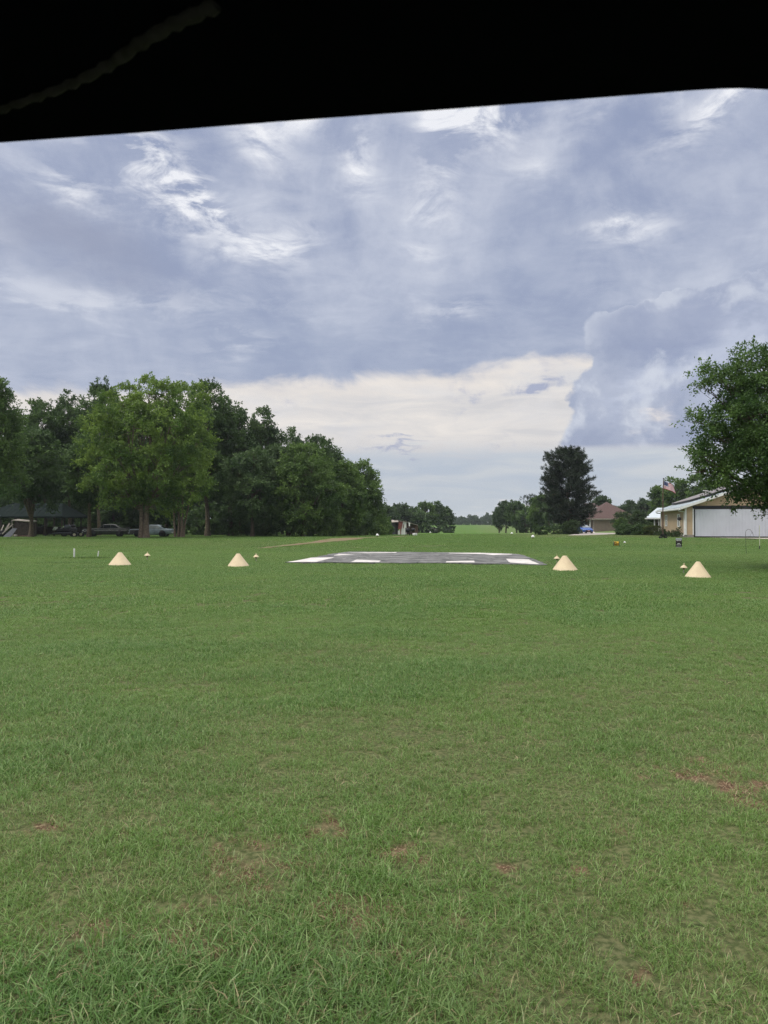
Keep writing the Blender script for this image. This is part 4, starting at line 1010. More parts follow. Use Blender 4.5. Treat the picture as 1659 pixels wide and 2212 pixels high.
# windows on the side wall
for (a, b, z0, z1) in WINS:
    m = MB(); w = .2
    def wb(x0, x1, zz0, zz1, o0, o1): m.add([side(x0, o0, zz0), side(x1, o0, zz0), side(x1, o0, zz1), side(x0, o0, zz1), side(x0, o1, zz0), side(x1, o1, zz0), side(x1, o1, zz1), side(x0, o1, zz1)], [(0, 1, 2, 3), (4, 5, 6, 7), (0, 1, 5, 4), (1, 2, 6, 5), (2, 3, 7, 6), (3, 0, 4, 7)])
    k = .5
    wb(a, a + k, z0, z1, .03, .09); wb(b - k, b, z0, z1, .03, .09); wb(a + k, b - k, z0, z0 + .13, .03, .09); wb(a + k, b - k, z1 - .12, z1, .03, .09); wb(a + k, b - k, (z0 + z1) / 2 - .04, (z0 + z1) / 2 + .05, .03, .085)
    wf = m.build('window', MAT['white'], hg)
    for (zz0, zz1) in ((z0 + .13, (z0 + z1) / 2 - .04), ((z0 + z1) / 2 + .05, z1 - .12)):
        m = MB(); wb(a + k, b - k, zz0, zz1, .03, .045); m.build('pane', MAT['glass'], wf)
# dark satellite dish on the side wall
dl = HW(2.2, -.35, 1.85)
t = thing('satellite_dish', 'dark dish on a curved arm fixed to the hangar side wall beside a window', 'satellite dish', dl, R(15))
MB().lathe([(.0001, .07), (.15, .055), (.3, .0), (.31, .0), (.15, .04), (.0001, .05)], 22).build('dish', MAT['black'], t).rotation_euler = (R(75), 0, R(-40))
MB().tube([(.02, .02, 0), (.1, .06, -.25), (.3, .1, -.42), (.42, .05, -.5)], .02, 7).tube([(0, 0, 0), (-.3, -.1, .16), (-.42, -.12, .2)], .012, 6).build('arm', MAT['iron'], t); t.scale = (.62, .62, .62)
MB().box((.36, .0, .05), (.06, .16, .46)).build('mount', MAT['brownwall'], t)
# dark panels laid on the roof, and a white fan vent behind
def roofpt(u, v):
    """where a sight line meets the left roof slope"""
    d = Vector(((u - CX) / FPX, 1, -(v - HY) / FPX)); n = (nF * -PIT + Vector((0, 0, 1))); o = RP(0, 0, .17); e = Vector((0, 0, CAMH))
    k = (o - e).dot(n) / d.dot(n); h_ = e + d * k; r = h_ - P0; return r.dot(dW), r.dot(nF)
pa = [roofpt(1459, 1091), roofpt(1490, 1084.5), roofpt(1540, 1070)]
ar = thing('roof_panels', 'brown-grey panel array with a black edge lying on the hangar roof', 'roof panels', (0, 0, 0))
PL = [(23.6, 1.3), (16.5, .93), (7.3, 1.35), (3.1, 3.07), (2.2, HALF - .6), (23.6, HALF - .6)]
up_ = Vector((0, 0, 1))
MB().prism([RP(a, b) for a, b in PL], up_ * .17, up_ * .40).build('frame', MAT['black'], ar)
ct = (14, 5)
m = MB(); m.prism([RP(a + (ct[0] - a) * .008, b + (ct[1] - b) * .015) for a, b in PL], up_ * .403, up_ * .43); m.build('panel', MAT['panel'], ar)
vp = Vector(((1528 - CX) / FPX * 98, 98, 0)); r = vp - P0; vz = RP(r.dot(dW), r.dot(nF)).z
t = thing('wind_vane', 'white propeller-like vane above the hangar roof', 'wind vane', (vp.x, vp.y, vz))
hh = hz(1061, 98) - vz
MB().tube([(0, 0, 0), (0, 0, hh)], .04, 8).build('mast', MAT['greymetal'], t)
MB().add([(-.55, 0, hh + .16), (.1, -.1, hh + .06), (.75, 0, hh - .1), (.1, .12, hh - .02), (-.55, 0, hh + .05), (.75, 0, hh - .2), (.1, -.1, hh - .06)], [(0, 1, 2, 3), (0, 4, 6, 1), (1, 6, 5, 2), (4, 3, 2, 5)]).build('blade', MAT['white'], t)
# apron
ap = [HW(-.12, .3, 0), HW(-.12, 22, 0), HW(-10.5, 22, 0), HW(-8.6, 7.5, 0), HW(-6.2, 5, 0), HW(-2.4, 2.6, 0)]
tag(sheet('apron', ap, MAT['concrete'], .02), 'pinkish concrete apron in front of the hangar door', 'apron', kind='structure'); NOGROW.append(ap)
p = G(1623.5, 1165.6); o = MB().bevbox((0, 0, .05), (.95, .35, .06), .02).build('rubber_mat', MAT['rubber']); o.location = p; tag(o, 'black mat lying on the apron before the hangar door', 'mat')
# weeds along the side wall
for i, (tt, h_, lb_) in enumerate(((2.0, 1.0, 'tall thin weed against the hangar wall under the satellite dish'), (4.6, .75, 'tall thin weed against the hangar wall under the nearer window'), (15.2, .9, 'tall thin weed against the hangar wall under the farther window'))):
    b = HW(tt, -.55, 0); tree('weed', lb_, b.x, b.y, .6, .1, h_, 600 + i, 'shrub', n_leaf=420, leaf=.11, nl=5, fork=.2, r0=.02, sprig=.3, cat='weed', group='weeds along the hangar wall')
for i in range(10):
    b = HW(.8 + i * 2.1, -.8 + .2 * math.sin(i * 2.2), 0); tree('weed', 'low weeds along the foot of the hangar side wall', b.x, b.y, 1.3, .02, .34, 620 + i, 'shrub', n_leaf=500, leaf=.12, nl=4, fork=.1, r0=.012, sprig=.25, cat='weed', group='low weeds along the hangar side wall')

# ------------------------------------------------------------------ low wing with white roof behind the hangar
D = 112; b0 = at(1388, D); z0 = b0.z
wg = thing('low_wing', 'low building with a pale blue-white metal roof and porch behind the hedge', 'building', b0, R(-10)); s = D / FPX
ez = hz(1120.5, D) - z0; rz_ = hz(1103, D + 4) - z0
m = MB(); m.add([(.2, -1.0, ez), (8, -1.0, ez), (8, 5, rz_ + .3), (2.9, 5, rz_ + .3), (.2, -1, ez + .13), (8, -1, ez + .13), (8, 5, rz_ + .43), (2.9, 5, rz_ + .43)], [(0, 1, 2, 3), (4, 5, 6, 7), (0, 1, 5, 4), (0, 3, 7, 4), (1, 2, 6, 5)])
for k in range(13): m.box((.6 + k * .55, -.98, ez + .16), (.05, .06, .05))
m.build('roof', MAT['metal_roof'], wg)
m = MB(); clap(m, lambda x, o, z: Vector((x, 1.6 - o, z)), 1.2, 8, 0, ez + .5, .22); m.build('wall', MAT['siding2'], wg)
for x in (1.55, 2.15, 3.4): MB().bevbox((x, -.6, ez / 2), (.16, .16, ez), .01).build('post', MAT['white'], wg)
MB().prism([(.15, -1.06, ez - .06), (8, -1.06, ez - .06), (8, -1.0, ez - .06), (.15, -1.0, ez - .06)], (0, 0, 0), (0, 0, .2)).build('gutter', MAT['white'], wg)
MB().tube([(2.55, -1.03, ez - .05), (2.6, -.9, ez - .25), (2.85, -.72, ez - .4), (2.85, -.72, .1)], .05, 7).build('downspout', MAT['white'], wg)
MB().box((2.2, 1.52, 1.15), (.8, .06, 1.1)).build('window', MAT['glass'], wg)

# ------------------------------------------------------------------ flagpole with flag, and the cart at its foot
p = at(1432, 85); fp = thing('flagpole', 'slim dark bronze flagpole standing before the far end of the hangar wall', 'flagpole', p); s = 85 / FPX
ht = hz(1036, 85) - p.z
MB().tube([(0, 0, -.2), (0, 0, ht * .5), (.0, 0, ht * .75), (.09, 0, ht)], [.065, .06, .05, .04], 10).build('shaft', MAT['pole'], fp)
MB().lathe([(.0001, ht + .2), (.06, ht + .17), (.09, ht + .1), (.06, ht + .03), (.03, ht - .02)], 14, c=(.09, 0, 0)).build('finial', MAT['greymetal'], fp)
# flag cloth: 13 stripes, waved and drooping to the right
fz1 = hz(1038.5, 85) - p.z; fh = 17 * s; fl = 24 * s
t = thing('flag', 'American flag streaming to the right from the flagpole', 'flag', p)
def FP(i, j):                                                                   # i along fly 0..1, j down the hoist 0..1
    sag = .0 + 12.5 * s * i ** 1.25 ; x = .1 + fl * i * .96; y = .16 * math.sin(i * 7.5 + j * 1.2) * (.3 + i)
    z = fz1 - fh * j * (1 - .12 * i) - sag + .05 * math.sin(i * 9 + 1) * i
    return (x + .22 * j * i, y, z)
NI = 36
def strip(mb, j0, j1, i0, i1, n, off=0.0):
    for k in range(n):
        a = i0 + (i1 - i0) * k / n; b = i0 + (i1 - i0) * (k + 1) / n
        q_ = [FP(a, j0), FP(b, j0), FP(b, j1), FP(a, j1)]
        mb.add([(x, y - off - .004, z) for x, y, z in q_] + [(x, y + off + .004, z) for x, y, z in q_], [(0, 1, 2, 3), (7, 6, 5, 4), (0, 4, 5, 1), (3, 2, 6, 7), (0, 3, 7, 4), (1, 5, 6, 2)])
mr_, mw_ = MB(), MB()
for k in range(13): strip(mr_ if k % 2 == 0 else mw_, k / 13, (k + 1) / 13, 0, 1, NI)
mr_.build('red_stripes', MAT['red'], t); mw_.build('white_stripes', MAT['flagwhite'], t)
mn = MB(); strip(mn, 0, 7 / 13, 0, .4, 16, .006); cn = mn.build('canton', MAT['navy'], t)
ms_ = MB()
for r_ in range(9):
    for c_ in range(6 if r_ % 2 == 0 else 5):
        i = .4 * (1 + c_ * 2 + (r_ % 2)) / 12; j = 7 / 13 * (r_ + 1) / 10; x, y, z = FP(i, j)
        pts = [(x + (.028 if k % 2 == 0 else .011) * math.sin(k * math.pi / 5), y - .0125, z + (.028 if k % 2 == 0 else .011) * math.cos(k * math.pi / 5)) for k in range(10)]
        ms_.add(pts + [(a, y + .0125, b) for a, _, b in pts], [tuple(range(10)), tuple(range(10, 20))])
ms_.build('stars', MAT['flagwhite'], cn)
p = at(1432, 73.5); s = 73.5 / FPX
t = thing('garden_cart', 'small black garden cart on wheels at the foot of the flagpole', 'cart', p, R(8))
w = 14 * s; m = MB(); zt = hz(1154, 73.5) - p.z; zb = zt * .48
m.add([(-w / 2, -.2, zt), (w / 2, -.2, zt), (w / 2, .2, zt), (-w / 2, .2, zt), (-w * .36, -.14, zb), (w * .36, -.14, zb), (w * .36, .14, zb), (-w * .36, .14, zb)], [(4, 5, 6, 7), (0, 1, 5, 4), (1, 2, 6, 5), (2, 3, 7, 6), (3, 0, 4, 7)])
m.add([(-w * .46, -.17, zt - .03), (w * .46, -.17, zt - .03), (w * .46, .17, zt - .03), (-w * .46, .17, zt - .03)], [(0, 1, 2, 3)]); m.build('tub', MAT['black'], t)
for x in (-.4, .4):
    for y in (-.17, .17): MB().lathe([(.0001, -.03), (.06, -.035), (.095, -.03), (.1, 0), (.095, .03), (.06, .035), (.0001, .03)], 16, c=(x * w, y, .1), axis='Y').build('wheel', MAT['rubber'], t)
MB().tube([(-w * .4, 0, .1), (w * .4, 0, .1)], .02, 6).tube([(-.03, 0, .1), (-.03, 0, zb)], .03, 6).tube([(.06, 0, .1), (.06, 0, zb)], .03, 6).build('chassis', MAT['black'], t)
# ------------------------------------------------------------------ brown house far on the right
D = 178; b0 = at(1275, D); s = D / FPX
def hx(u): return (u - 1275) * s
def hh_(v, dd=0): return CAMH - (v - HY) / FPX * (D + dd) - b0.z
hs = thing('brown_house', 'brown sided house with a steep dark red-brown hip roof', 'house', b0)
ev = hh_(1121.5); W1 = hx(1378); apx = (hx(1329), 7.0, hh_(1084, 7))
m = MB(); fr = lambda x, o, z: Vector((x, -o, z)); clap(m, fr, hx(1281), W1, 0, ev, .24)
m.add([(hx(1281), 0, 0), (hx(1281), 12, 0), (hx(1281), 12, ev), (hx(1281), 0, ev)], [(0, 1, 2, 3)]); m.add([(W1, 0, 0), (W1, 12, 0), (W1, 12, ev), (W1, 0, ev)], [(0, 1, 2, 3)])
m.add([(hx(1281), 12, 0), (W1, 12, 0), (W1, 12, ev), (hx(1281), 12, ev)], [(0, 1, 2, 3)]); m.build('wall', MAT['siding2'], hs)
m = MB(); L_, Rr = hx(1273), W1 + .6
m.add([(L_, -.6, ev), (Rr, -.6, ev), (Rr, 13, ev), (L_, 13, ev), apx, (apx[0] + .4, 8.5, apx[2])], [(0, 1, 4), (1, 2, 5, 4), (2, 3, 5), (3, 0, 4, 5), (3, 2, 1, 0)])
m.build('roof', MAT['shingle'], hs)
m = MB(); zz = hh_(1092, 9); zl = hh_(1097.5, 9)
m.add([(hx(1289), 8, zl), (hx(1318), 8, zl), (hx(1318), 13, zz + .5), (hx(1289), 13, zz + .5), (hx(1289), 8, zl + .14), (hx(1318), 8, zl + .14), (hx(1318), 13, zz + .64), (hx(1289), 13, zz + .64)], [(0, 1, 2, 3), (4, 5, 6, 7), (0, 1, 5, 4), (1, 2, 6, 5), (0, 3, 7, 4)])
m.build('upper_roof', MAT['shingle'], hs)
m = MB(); m.box((hx(1303), 8.6, zl - .35), (hx(1316) - hx(1290), .3, .8)); m.build('clerestory', MAT['wood_dark'], hs)
m = MB(); m.box((hx(1303.5), 7.93, zl + .03), (hx(1319) - hx(1288), .1, .26)); m.build('fascia', MAT['white'], hs)
MB().box(((L_ + Rr) / 2, -.66, ev + .02), (Rr - L_, .1, .26)).build('gutter', MAT['wood_grey'], hs)
MB().box((hx(1282.2), -.04, ev / 2), (.16, .16, ev - .02)).build('corner_board', MAT['wood_grey'], hs)
# porch to the left
m = MB(); m.add([(hx(1256), .6, ev - .12), (L_ + .1, .2, ev - .05), (L_ + .1, 5, ev + .9), (hx(1256), 5, ev + .8), (hx(1256), .6, ev), (L_ + .1, .2, ev + .07), (L_ + .1, 5, ev + 1.02), (hx(1256), 5, ev + .92)], [(0, 1, 2, 3), (4, 5, 6, 7), (0, 1, 5, 4), (1, 2, 6, 5), (2, 3, 7, 6), (3, 0, 4, 7)]); m.build('porch_roof', MAT['shingle'], hs)
MB().box(((hx(1256) + L_) / 2, .5, ev - .06), (L_ - hx(1256), .1, .16)).build('porch_fascia', MAT['white'], hs)
MB().box((hx(1264), 4.2, ev / 2), (hx(1279) - hx(1250), .2, ev)).build('porch_wall', MAT['brick'], hs)
for u in (1263.5, 1276.5): MB().bevbox((hx(u), .7, ev / 2 - .05), (.3, .3, ev - .1), .03).lathe([(.2, ev - .35), (.24, ev - .25), (.2, ev - .18)], 12, c=(hx(u), .7, 0)).build('column', MAT['white'], hs)
MB().bevbox((hx(1270), 4.07, 1.0), (.95, .06, 2.0), .02).build('door', MAT['brownwall'], hs)
# drive, seen as a strip before the car and the wall
dr = [G(1225, 1157.2), G(1262, 1156.8), G(1330, 1154.2), G(1330, 1151.6), G(1285, 1151.0), G(1283, 1148.2), G(1262, 1148.2), G(1250, 1152)]
tag(sheet('driveway', dr, MAT['concrete'], .03), 'pale drive under the blue car', 'driveway', kind='structure'); NOGROW.append(dr)

# ------------------------------------------------------------------ cars
def body(mb, st, smooth=True):
    """loft: stations (x, [(half_width, z) from bottom to top]) joined and mirrored"""
    n = len(st[0][1]); vs = []; m2 = 2 * n
    for x, pr in st:
        vs += [(x, -w, z) for w, z in pr] + [(x, w, z) for w, z in pr[::-1]]
    fs = [(i * m2 + k, i * m2 + (k + 1) % m2, (i + 1) * m2 + (k + 1) % m2, (i + 1) * m2 + k) for i in range(len(st) - 1) for k in range(m2)]
    fs += [tuple(range(m2)), tuple(range((len(st) - 1) * m2, len(st) * m2))]
    return mb.add(vs, fs, smooth)
def wheel(parent, x, y, r=.33, w=.2, rim='chrome'):
    wh = MB().lathe([(r * .62, -w / 2), (r * .93, -w / 2), (r, -w * .3), (r, w * .3), (r * .93, w / 2), (r * .62, w / 2)], 26, axis='Y').build('wheel', MAT['rubber'], parent)
    MB().lathe([(.0001, -w * .36), (r * .2, -w * .42), (r * .25, -w * .3), (r * .55, -w * .25), (r * .63, -w * .47), (r * .63, w * .47), (r * .55, w * .25), (r * .25, w * .3), (.0001, w * .4)], 22, axis='Y').build('rim', MAT[rim], wh)
    wh.location = (x, y, r); return wh
def arch_dark(parent, x, y, r): return MB().lathe([(.0001, -.012), (r, -.012), (r, .012), (.0001, .012)], 24, axis='Y').build('wheel_arch', MAT['black'], parent)
def pane(mb, pts, off):
    c = sum((Vector(p) for p in pts), Vector()) / len(pts); n = (Vector(pts[1]) - Vector(pts[0])).cross(Vector(pts[2]) - Vector(pts[0])).normalized()
    mb.prism([Vector(p) for p in pts], n * off, n * (off + .008)) if n.dot(c - Vector((0, 0, .9))) > 0 else mb.prism([Vector(p) for p in pts], -n * off, -n * (off + .008))
def old_sedan(label, loc, rz, paint, four_door, glass, fins, primer=False, s=1.0, lift=0):
    """1960s sedan, front towards +x"""
    t = thing('old_sedan', label, 'car', loc, rz); t.scale = (s, s, s)
    b = MB()
    hoodz, beltz, trunkz = .88, .93, .92
    f = lambda w, zl, zm, zt, k=.93: [(w * .86, zl), (w * .97, zl + .1), (w, zm), (w * .985, zt - .06), (w * k, zt), (w * k * .6, zt + .015)]
    body(b, [(2.42, f(.84, .42, .62, .80)), (2.36, f(.9, .34, .62, .85)), (1.9, f(.93, .28, .62, hoodz)), (1.0, f(.94, .26, .62, hoodz + .03)), (.75, f(.94, .26, .62, beltz)), (-.9, f(.94, .26, .62, beltz)),
             (-1.25, f(.94, .27, .62, beltz + .0)), (-2.0, f(.92, .33, .62, trunkz + (.05 if fins else 0))), (-2.42, f(.88, .38, .62, trunkz - .02 + (.07 if fins else 0))), (-2.5, f(.82, .44, .62, trunkz - .12))])
    b.build('body', MAT[paint], t)
    cab = MB(); g = lambda w, z0, z1, k: [(w, z0), (w * (1 - (1 - k) * .5), z0 + (z1 - z0) * .5), (w * k, z1 - .05), (w * k * .9, z1), (w * k * .5, z1 + .03)]
    rt = 1.40
    body(cab, [(.82, g(.86, .9, .93, .98)), (.28, g(.86, .9, rt - .04, .8)), (-.1, g(.86, .9, rt, .79)), (-.75, g(.86, .9, rt - .01, .79)), (-1.0, g(.86, .9, rt - .06, .79)), (-1.62, g(.84, .9, .94, .95))])
    cab.build('cabin', MAT[paint], t)
    def sw(x, z): zt = (z - .93) / (rt - .93); return .875 - .155 * zt
    for sd in (-1, 1):
        panes = [[(.66, .97), (.2, .97), (.2, 1.33), (.30, 1.33)], [(.14, .97), (-.46, .97), (-.46, 1.33), (.14, 1.33)], [(-.53, .97), (-1.12, .97), (-.92, 1.31), (-.53, 1.33)]] if four_door else \
                [[(.66, .97), (.34, .97), (.30, 1.32), (.34, 1.32)], [(.28, .97), (-.42, .97), (-.42, 1.33), (.24, 1.33)], [(-.48, .97), (-1.25, .97), (-.98, 1.27), (-.8, 1.32), (-.48, 1.33)]]
        for i, pl in enumerate(panes):
            q_ = [Vector((x, sd * (sw(x, z) + .004), z)) for x, z in pl]
            MB().prism(q_, (0, 0, 0), (0, sd * .012, 0)).build('side_window', MAT[glass if not (four_door and i == 0) else 'glass'], t)
        # chrome spear, door seams, handle
        MB().box((-.2, sd * .948, .72), (3.9, .014, .03)).build('side_trim', MAT['chrome'] if not primer else MAT['sedan_blue'], t)
        for x in ((.72, -.49, -1.2) if four_door else (.7, -.75)): MB().box((x, sd * .945, .63), (.014, .01, .56)).build('door_seam', MAT['black'], t)
        MB().bevbox((-.3, sd * .955, .82), (.16, .03, .03), .008).build('door_handle', MAT['chrome'], t)
    MB().prism([(.80, -.7, .965), (.80, .7, .965), (.33, .6, 1.335), (.33, -.6, 1.335)], (.012, 0, .012), (.026, 0, .026)).build('windshield', MAT['glass'], t)
    MB().prism([(-1.58, -.66, .975), (-1.58, .66, .975), (-1.08, .58, 1.30), (-1.08, -.58, 1.30)], (-.012, 0, .012), (-.03, 0, .026)).build('rear_window', MAT['glass'], t)
    if primer:
        for sd in (-1, 1):
            MB().prism([(2.3, sd * .925, .4), (1.95, sd * .945, .32), (1.76, sd * .95, .56), (1.42, sd * .955, .68), (1.05, sd * .955, .56), (.88, sd * .955, .3), (.76, sd * .955, .3), (.76, sd * .955, .86), (1.9, sd * .948, .83), (2.3, sd * .92, .79)], (0, 0, 0), (0, sd * .014, 0)).build('fender', MAT['primer'], t)
        MB().prism([(2.3, -.8, .0), (2.3, .8, .0), (.85, .84, .0), (.85, -.84, .0)], (0, 0, .905), (0, 0, .955)).build('hood', MAT['primer'], t)
        MB().prism([(.12, -.56, 0), (.12, .56, 0), (-.7, .56, 0), (-.7, -.56, 0)], (0, 0, 1.425), (0, 0, 1.445)).build('roof_skin', MAT['primer'], t)
    for x, nm in ((2.5, 'front'), (-2.55, 'rear')):
        MB().bevbox((x, 0, .46), (.13, 1.84, .15), .04).build('bumper', MAT['chrome'], t)
    gr = MB().bevbox((2.42, 0, .66), (.06, 1.15, .2), .015).build('grille', MAT['iron'], t)
    mm = MB()
    for k in range(5): mm.box((2.456, 0, .58 + k * .04), (.012, 1.12, .012))
    mm.build('bar', MAT['chrome'], gr)
    for yy in (-.74, .74):
        for d_ in ((-.09, .09) if fins else (0,)):
            hl = MB().lathe([(.0001, .075), (.06, .065), (.085, .03), (.1, .0), (.105, -.03)], 18, axis='X').build('headlight', MAT['lamp'], t); hl.location = (2.40, yy + d_, .70)
        MB().bevbox((-2.49, yy, .72), (.06, .2, .12), .02).build('tail_light', MAT['redroof'], t)
    if fins:
        for yy in (-.86, .86): MB().prism([(-1.3, yy, .92), (-2.5, yy, .90), (-2.52, yy, 1.02), (-2.3, yy, 1.04)], (0, -.03, 0), (0, .03, 0)).build('fin', MAT[paint], t)
        for sd in (-1, 1): MB().prism([(2.3, sd * .93, .62), (1.92, sd * .955, .74), (1.88, sd * .955, .7), (2.28, sd * .93, .57)], (0, 0, 0), (0, sd * .02, 0)).build('fender_trim', MAT['chrome'], t)
    for x in (1.42, -1.42):
        for sd in (-1, 1):
            a = arch_dark(t, x, sd, .4); a.location = (x, sd * (.955 if not primer else .975), .36)
            wheel(t, x, sd * .85, .32)
            
    return t
p = at(231, 85.5); old_sedan('weathered dark two-door sedan with round headlights parked under the trees', (p.x - .1, p.y + .2, p.z), R(180 + 17), 'sedan_grey', False, 'glass', True, s=.99)
p = at(321, 83); old_sedan('faded light blue four-door sedan with a dark primer front, half behind a trunk', (p.x, p.y + 1.2, p.z), R(180 + 3), 'sedan_blue', True, 'glass_light', False, primer=True, s=.93)

# modern blue saloon, facing the viewer
p = at(1261, 128); t = thing('blue_car', 'bright blue modern car facing the viewer on the drive', 'car', p, R(-90 + 4)); t.scale = (.98,) * 3
f = lambda w, zl, zm, zt, k=.9: [(w * .84, zl), (w * .96, zl + .1), (w, zm), (w * .97, zt - .08), (w * k, zt), (w * k * .55, zt + .035)]
b = MB(); body(b, [(2.38, f(.66, .34, .5, .62)), (2.28, f(.84, .24, .52, .72)), (1.9, f(.92, .2, .56, .80)), (1.0, f(.93, .2, .6, .93)), (0, f(.93, .2, .62, .98)), (-1.4, f(.93, .22, .64, 1.02)), (-2.2, f(.88, .28, .64, 1.03)), (-2.38, f(.8, .36, .64, .96))]); b.build('body', MAT['carblue'], t)
g = lambda w, z0, z1, k: [(w, z0), (w * (1 - (1 - k) * .5), z0 + (z1 - z0) * .5), (w * k, z1 - .07), (w * k * .86, z1), (w * k * .45, z1 + .025)]
cb = MB(); body(cb, [(1.05, g(.82, .9, .95, .96)), (.1, g(.84, .9, 1.40, .76)), (-.4, g(.84, .92, 1.44, .75)), (-1.0, g(.84, .95, 1.40, .74)), (-1.95, g(.78, .98, 1.04, .9))]); cb.build('cabin', MAT['carblue'], t)
MB().prism([(1.0, -.72, .975), (1.0, .72, .975), (.14, .58, 1.375), (.14, -.58, 1.375)], (.01, 0, .02), (.02, 0, .04)).build('windshield', simple('sky_lit_glass', (.14, .17, .20), .08, var=.05, spec=.8), t)  # reflected sky put into the glass colour
MB().prism([(-1.9, -.66, 1.03), (-1.9, .66, 1.03), (-1.05, .56, 1.38), (-1.05, -.56, 1.38)], (-.01, 0, .02), (-.02, 0, .04)).build('rear_window', MAT['glass'], t)
for sd in (-1, 1):
    MB().prism([(.75, sd * .835, 1.0), (-1.45, sd * .83, 1.05), (-.95, sd * .685, 1.33), (.08, sd * .69, 1.34)], (0, 0, 0), (0, sd * .02, .005)).build('side_window', MAT['glass'], t)
    MB().bevbox((.72, sd * 1.0, 1.03), (.12, .2, .13), .03).build('mirror', MAT['carblue'], t)
    MB().prism([(2.30, sd * .5, .66), (2.22, sd * .8, .72), (2.05, sd * .89, .76), (2.12, sd * .86, .66), (2.31, sd * .55, .58)], (.02, 0, .0), (.05, 0, .02)).build('headlight', MAT['lamp'], t)
    for x in (1.45, -1.4):
        a = arch_dark(t, x, sd, .37); a.location = (x, sd * .935, .34); wheel(t, x, sd * .85, .33, .22)
MB().prism([(2.34, -.5, .62), (2.34, .5, .62), (2.42, .46, .3), (2.42, -.46, .3)], (.0, 0, 0), (.03, 0, 0)).build('grille', MAT['black'], t)
MB().bevbox((2.40, 0, .27), (.06, 1.5, .14), .03).build('bumper', MAT['black'], t)
MB().bevbox((2.455, 0, .46), (.02, .32, .15), .004).build('number_plate', simple('plate', (.5, .3, .28), .5, var=.3, scale=14), t)

# ------------------------------------------------------------------ open shelter with a dark green roof
D = 90; b0 = at(60, D); s = D / FPX; X = lambda u: (u - 60) * s
sh = thing('open_shelter', 'open shelter with a dark green hipped metal roof on posts', 'shelter', b0)
e = hz(1116, D) - b0.z; rr = hz(1087, D + 4) - b0.z
m = MB(); xl, xr = X(-60), X(137)
c_ = [(xl, -.3, e), (xr, -.3, e), (xr, 8.3, e), (xl, 8.3, e)]; ra, rb = (xl + 3, 4, rr), (X(104), 4, rr)
m.add(c_ + [ra, rb] + [(x, y, z - .12) for x, y, z in c_], [(0, 1, 5, 4), (1, 2, 5), (2, 3, 4, 5), (3, 0, 4), (0, 6, 7, 1), (1, 7, 8, 2), (2, 8, 9, 3), (3, 9, 6, 0), (6, 9, 8, 7)])
for k in range(18):
    x = xl + .5 + k * .62; xe = min(max(x, ra[0]), rb[0])
    m.tube([(x, -.29, e + .02), (xe if x < rb[0] else rb[0], 4 - .0 if x < rb[0] else 4, rr + .02)] if ra[0] < x < rb[0] else [(x, -.29, e + .02), (x, -.29 + 4.3 * (1 - (x - rb[0]) / (xr - rb[0])), e + (rr - e) * (1 - (x - rb[0]) / (xr - rb[0])) + .02)] if x >= rb[0] else [(x, -.29, e + .02), (x, -.29 + 4.3 * (x - xl) / 3, e + (rr - e) * (x - xl) / 3 + .02)], .018, 4)
m.build('roof', MAT['greenroof'], sh)
MB().box(((xl + xr) / 2, -.34, e - .05), (xr - xl, .05, .16)).build('fascia', MAT['greenroof'], sh)
for u in (-30, 2, 34, 78, 98, 117, 134):
    for y in (0, 8): MB().bevbox((X(u), y, e / 2), (.14, .14, e), .01).build('post', MAT['wood_dark'], sh)
MB().box((X(70), 8, .55), (X(137) - X(0), .06, 1.0)).build('rear_rail', MAT['wood_dark'], sh)

# small lean-to shed in front of it
D = 83.5; b0 = at(46, D); s = D / FPX; X = lambda u: (u - 46) * s
ls = thing('lean_to_shed', 'small dark board shed with a pale slanted lid-like roof', 'shed', b0); zt = hz(1124.5, D) - b0.z; zr = hz(1128, D) - b0.z
m = MB()
x = X(31)
k = 0
while x < X(65): m.box((x + .085, 0, zr / 2), (.16, .04 + .006 * (k % 2), zr - .02)); x += .17; k += 1
m.box((X(31), .65, zr / 2), (.05, 1.25, zr - .03)); m.box((X(65), .65, zr / 2), (.05, 1.25, zr - .03)); m.box((X(48), 1.3, zr / 2), (X(65) - X(31) - .1, .04, zr)); m.build('wall', MAT['wood_dark'], ls)
MB().prism([(X(25.5), -.12, zt), (X(67), -.12, zr + .02), (X(67), 1.5, zr + .1), (X(25.5), 1.5, zt + .12)], (0, 0, 0), (0, 0, .06)).build('roof', MAT['wood_grey'], ls)
MB().box((X(27), -.1, zt - .25), (.05, .05, .5)).box((X(28), -.05, .6), (.06, .06, 1.2)).build('prop', MAT['wood_grey'], ls)
MB().box((X(48), -.08, .1), (X(65) - X(31), .05, .16)).build('sill', MAT['brownwall'], ls)

# leaning boards and sheet, far left
D = 82; s = D / FPX
def plank(label, u0, v0, u1, v1, w, mat, D=82, dy=.6, name='leaning_board', group='boards leaning at the left edge'):
    a = at(u0, D); a.z = max(hz(v0, D), a.z + .0); b = at(u1, D + dy); b.z = hz(v1, D + dy); d = (b - a)
    t_ = d.cross(Vector((0, 1, .1))).normalized() * w / 2; n_ = d.cross(t_).normalized() * .02
    o = MB().prism([a - t_ - a, a + t_ - a, b + t_ - a, b - t_ - a], -n_, n_).build(name, mat); o.location = a; tag(o, label, 'board', group); return o
plank('long pale board slanting up toward the small shed', 5, 1153, 28, 1132, .13, MAT['wood_grey'])
plank('shorter pale board crossing behind the long slanting one', 9, 1150, 21, 1130, .15, MAT['wood_grey'], D=83)
plank('short stub of pale board at the far left edge', 3, 1146, 8, 1134, .11, MAT['wood_grey'], D=83.4)
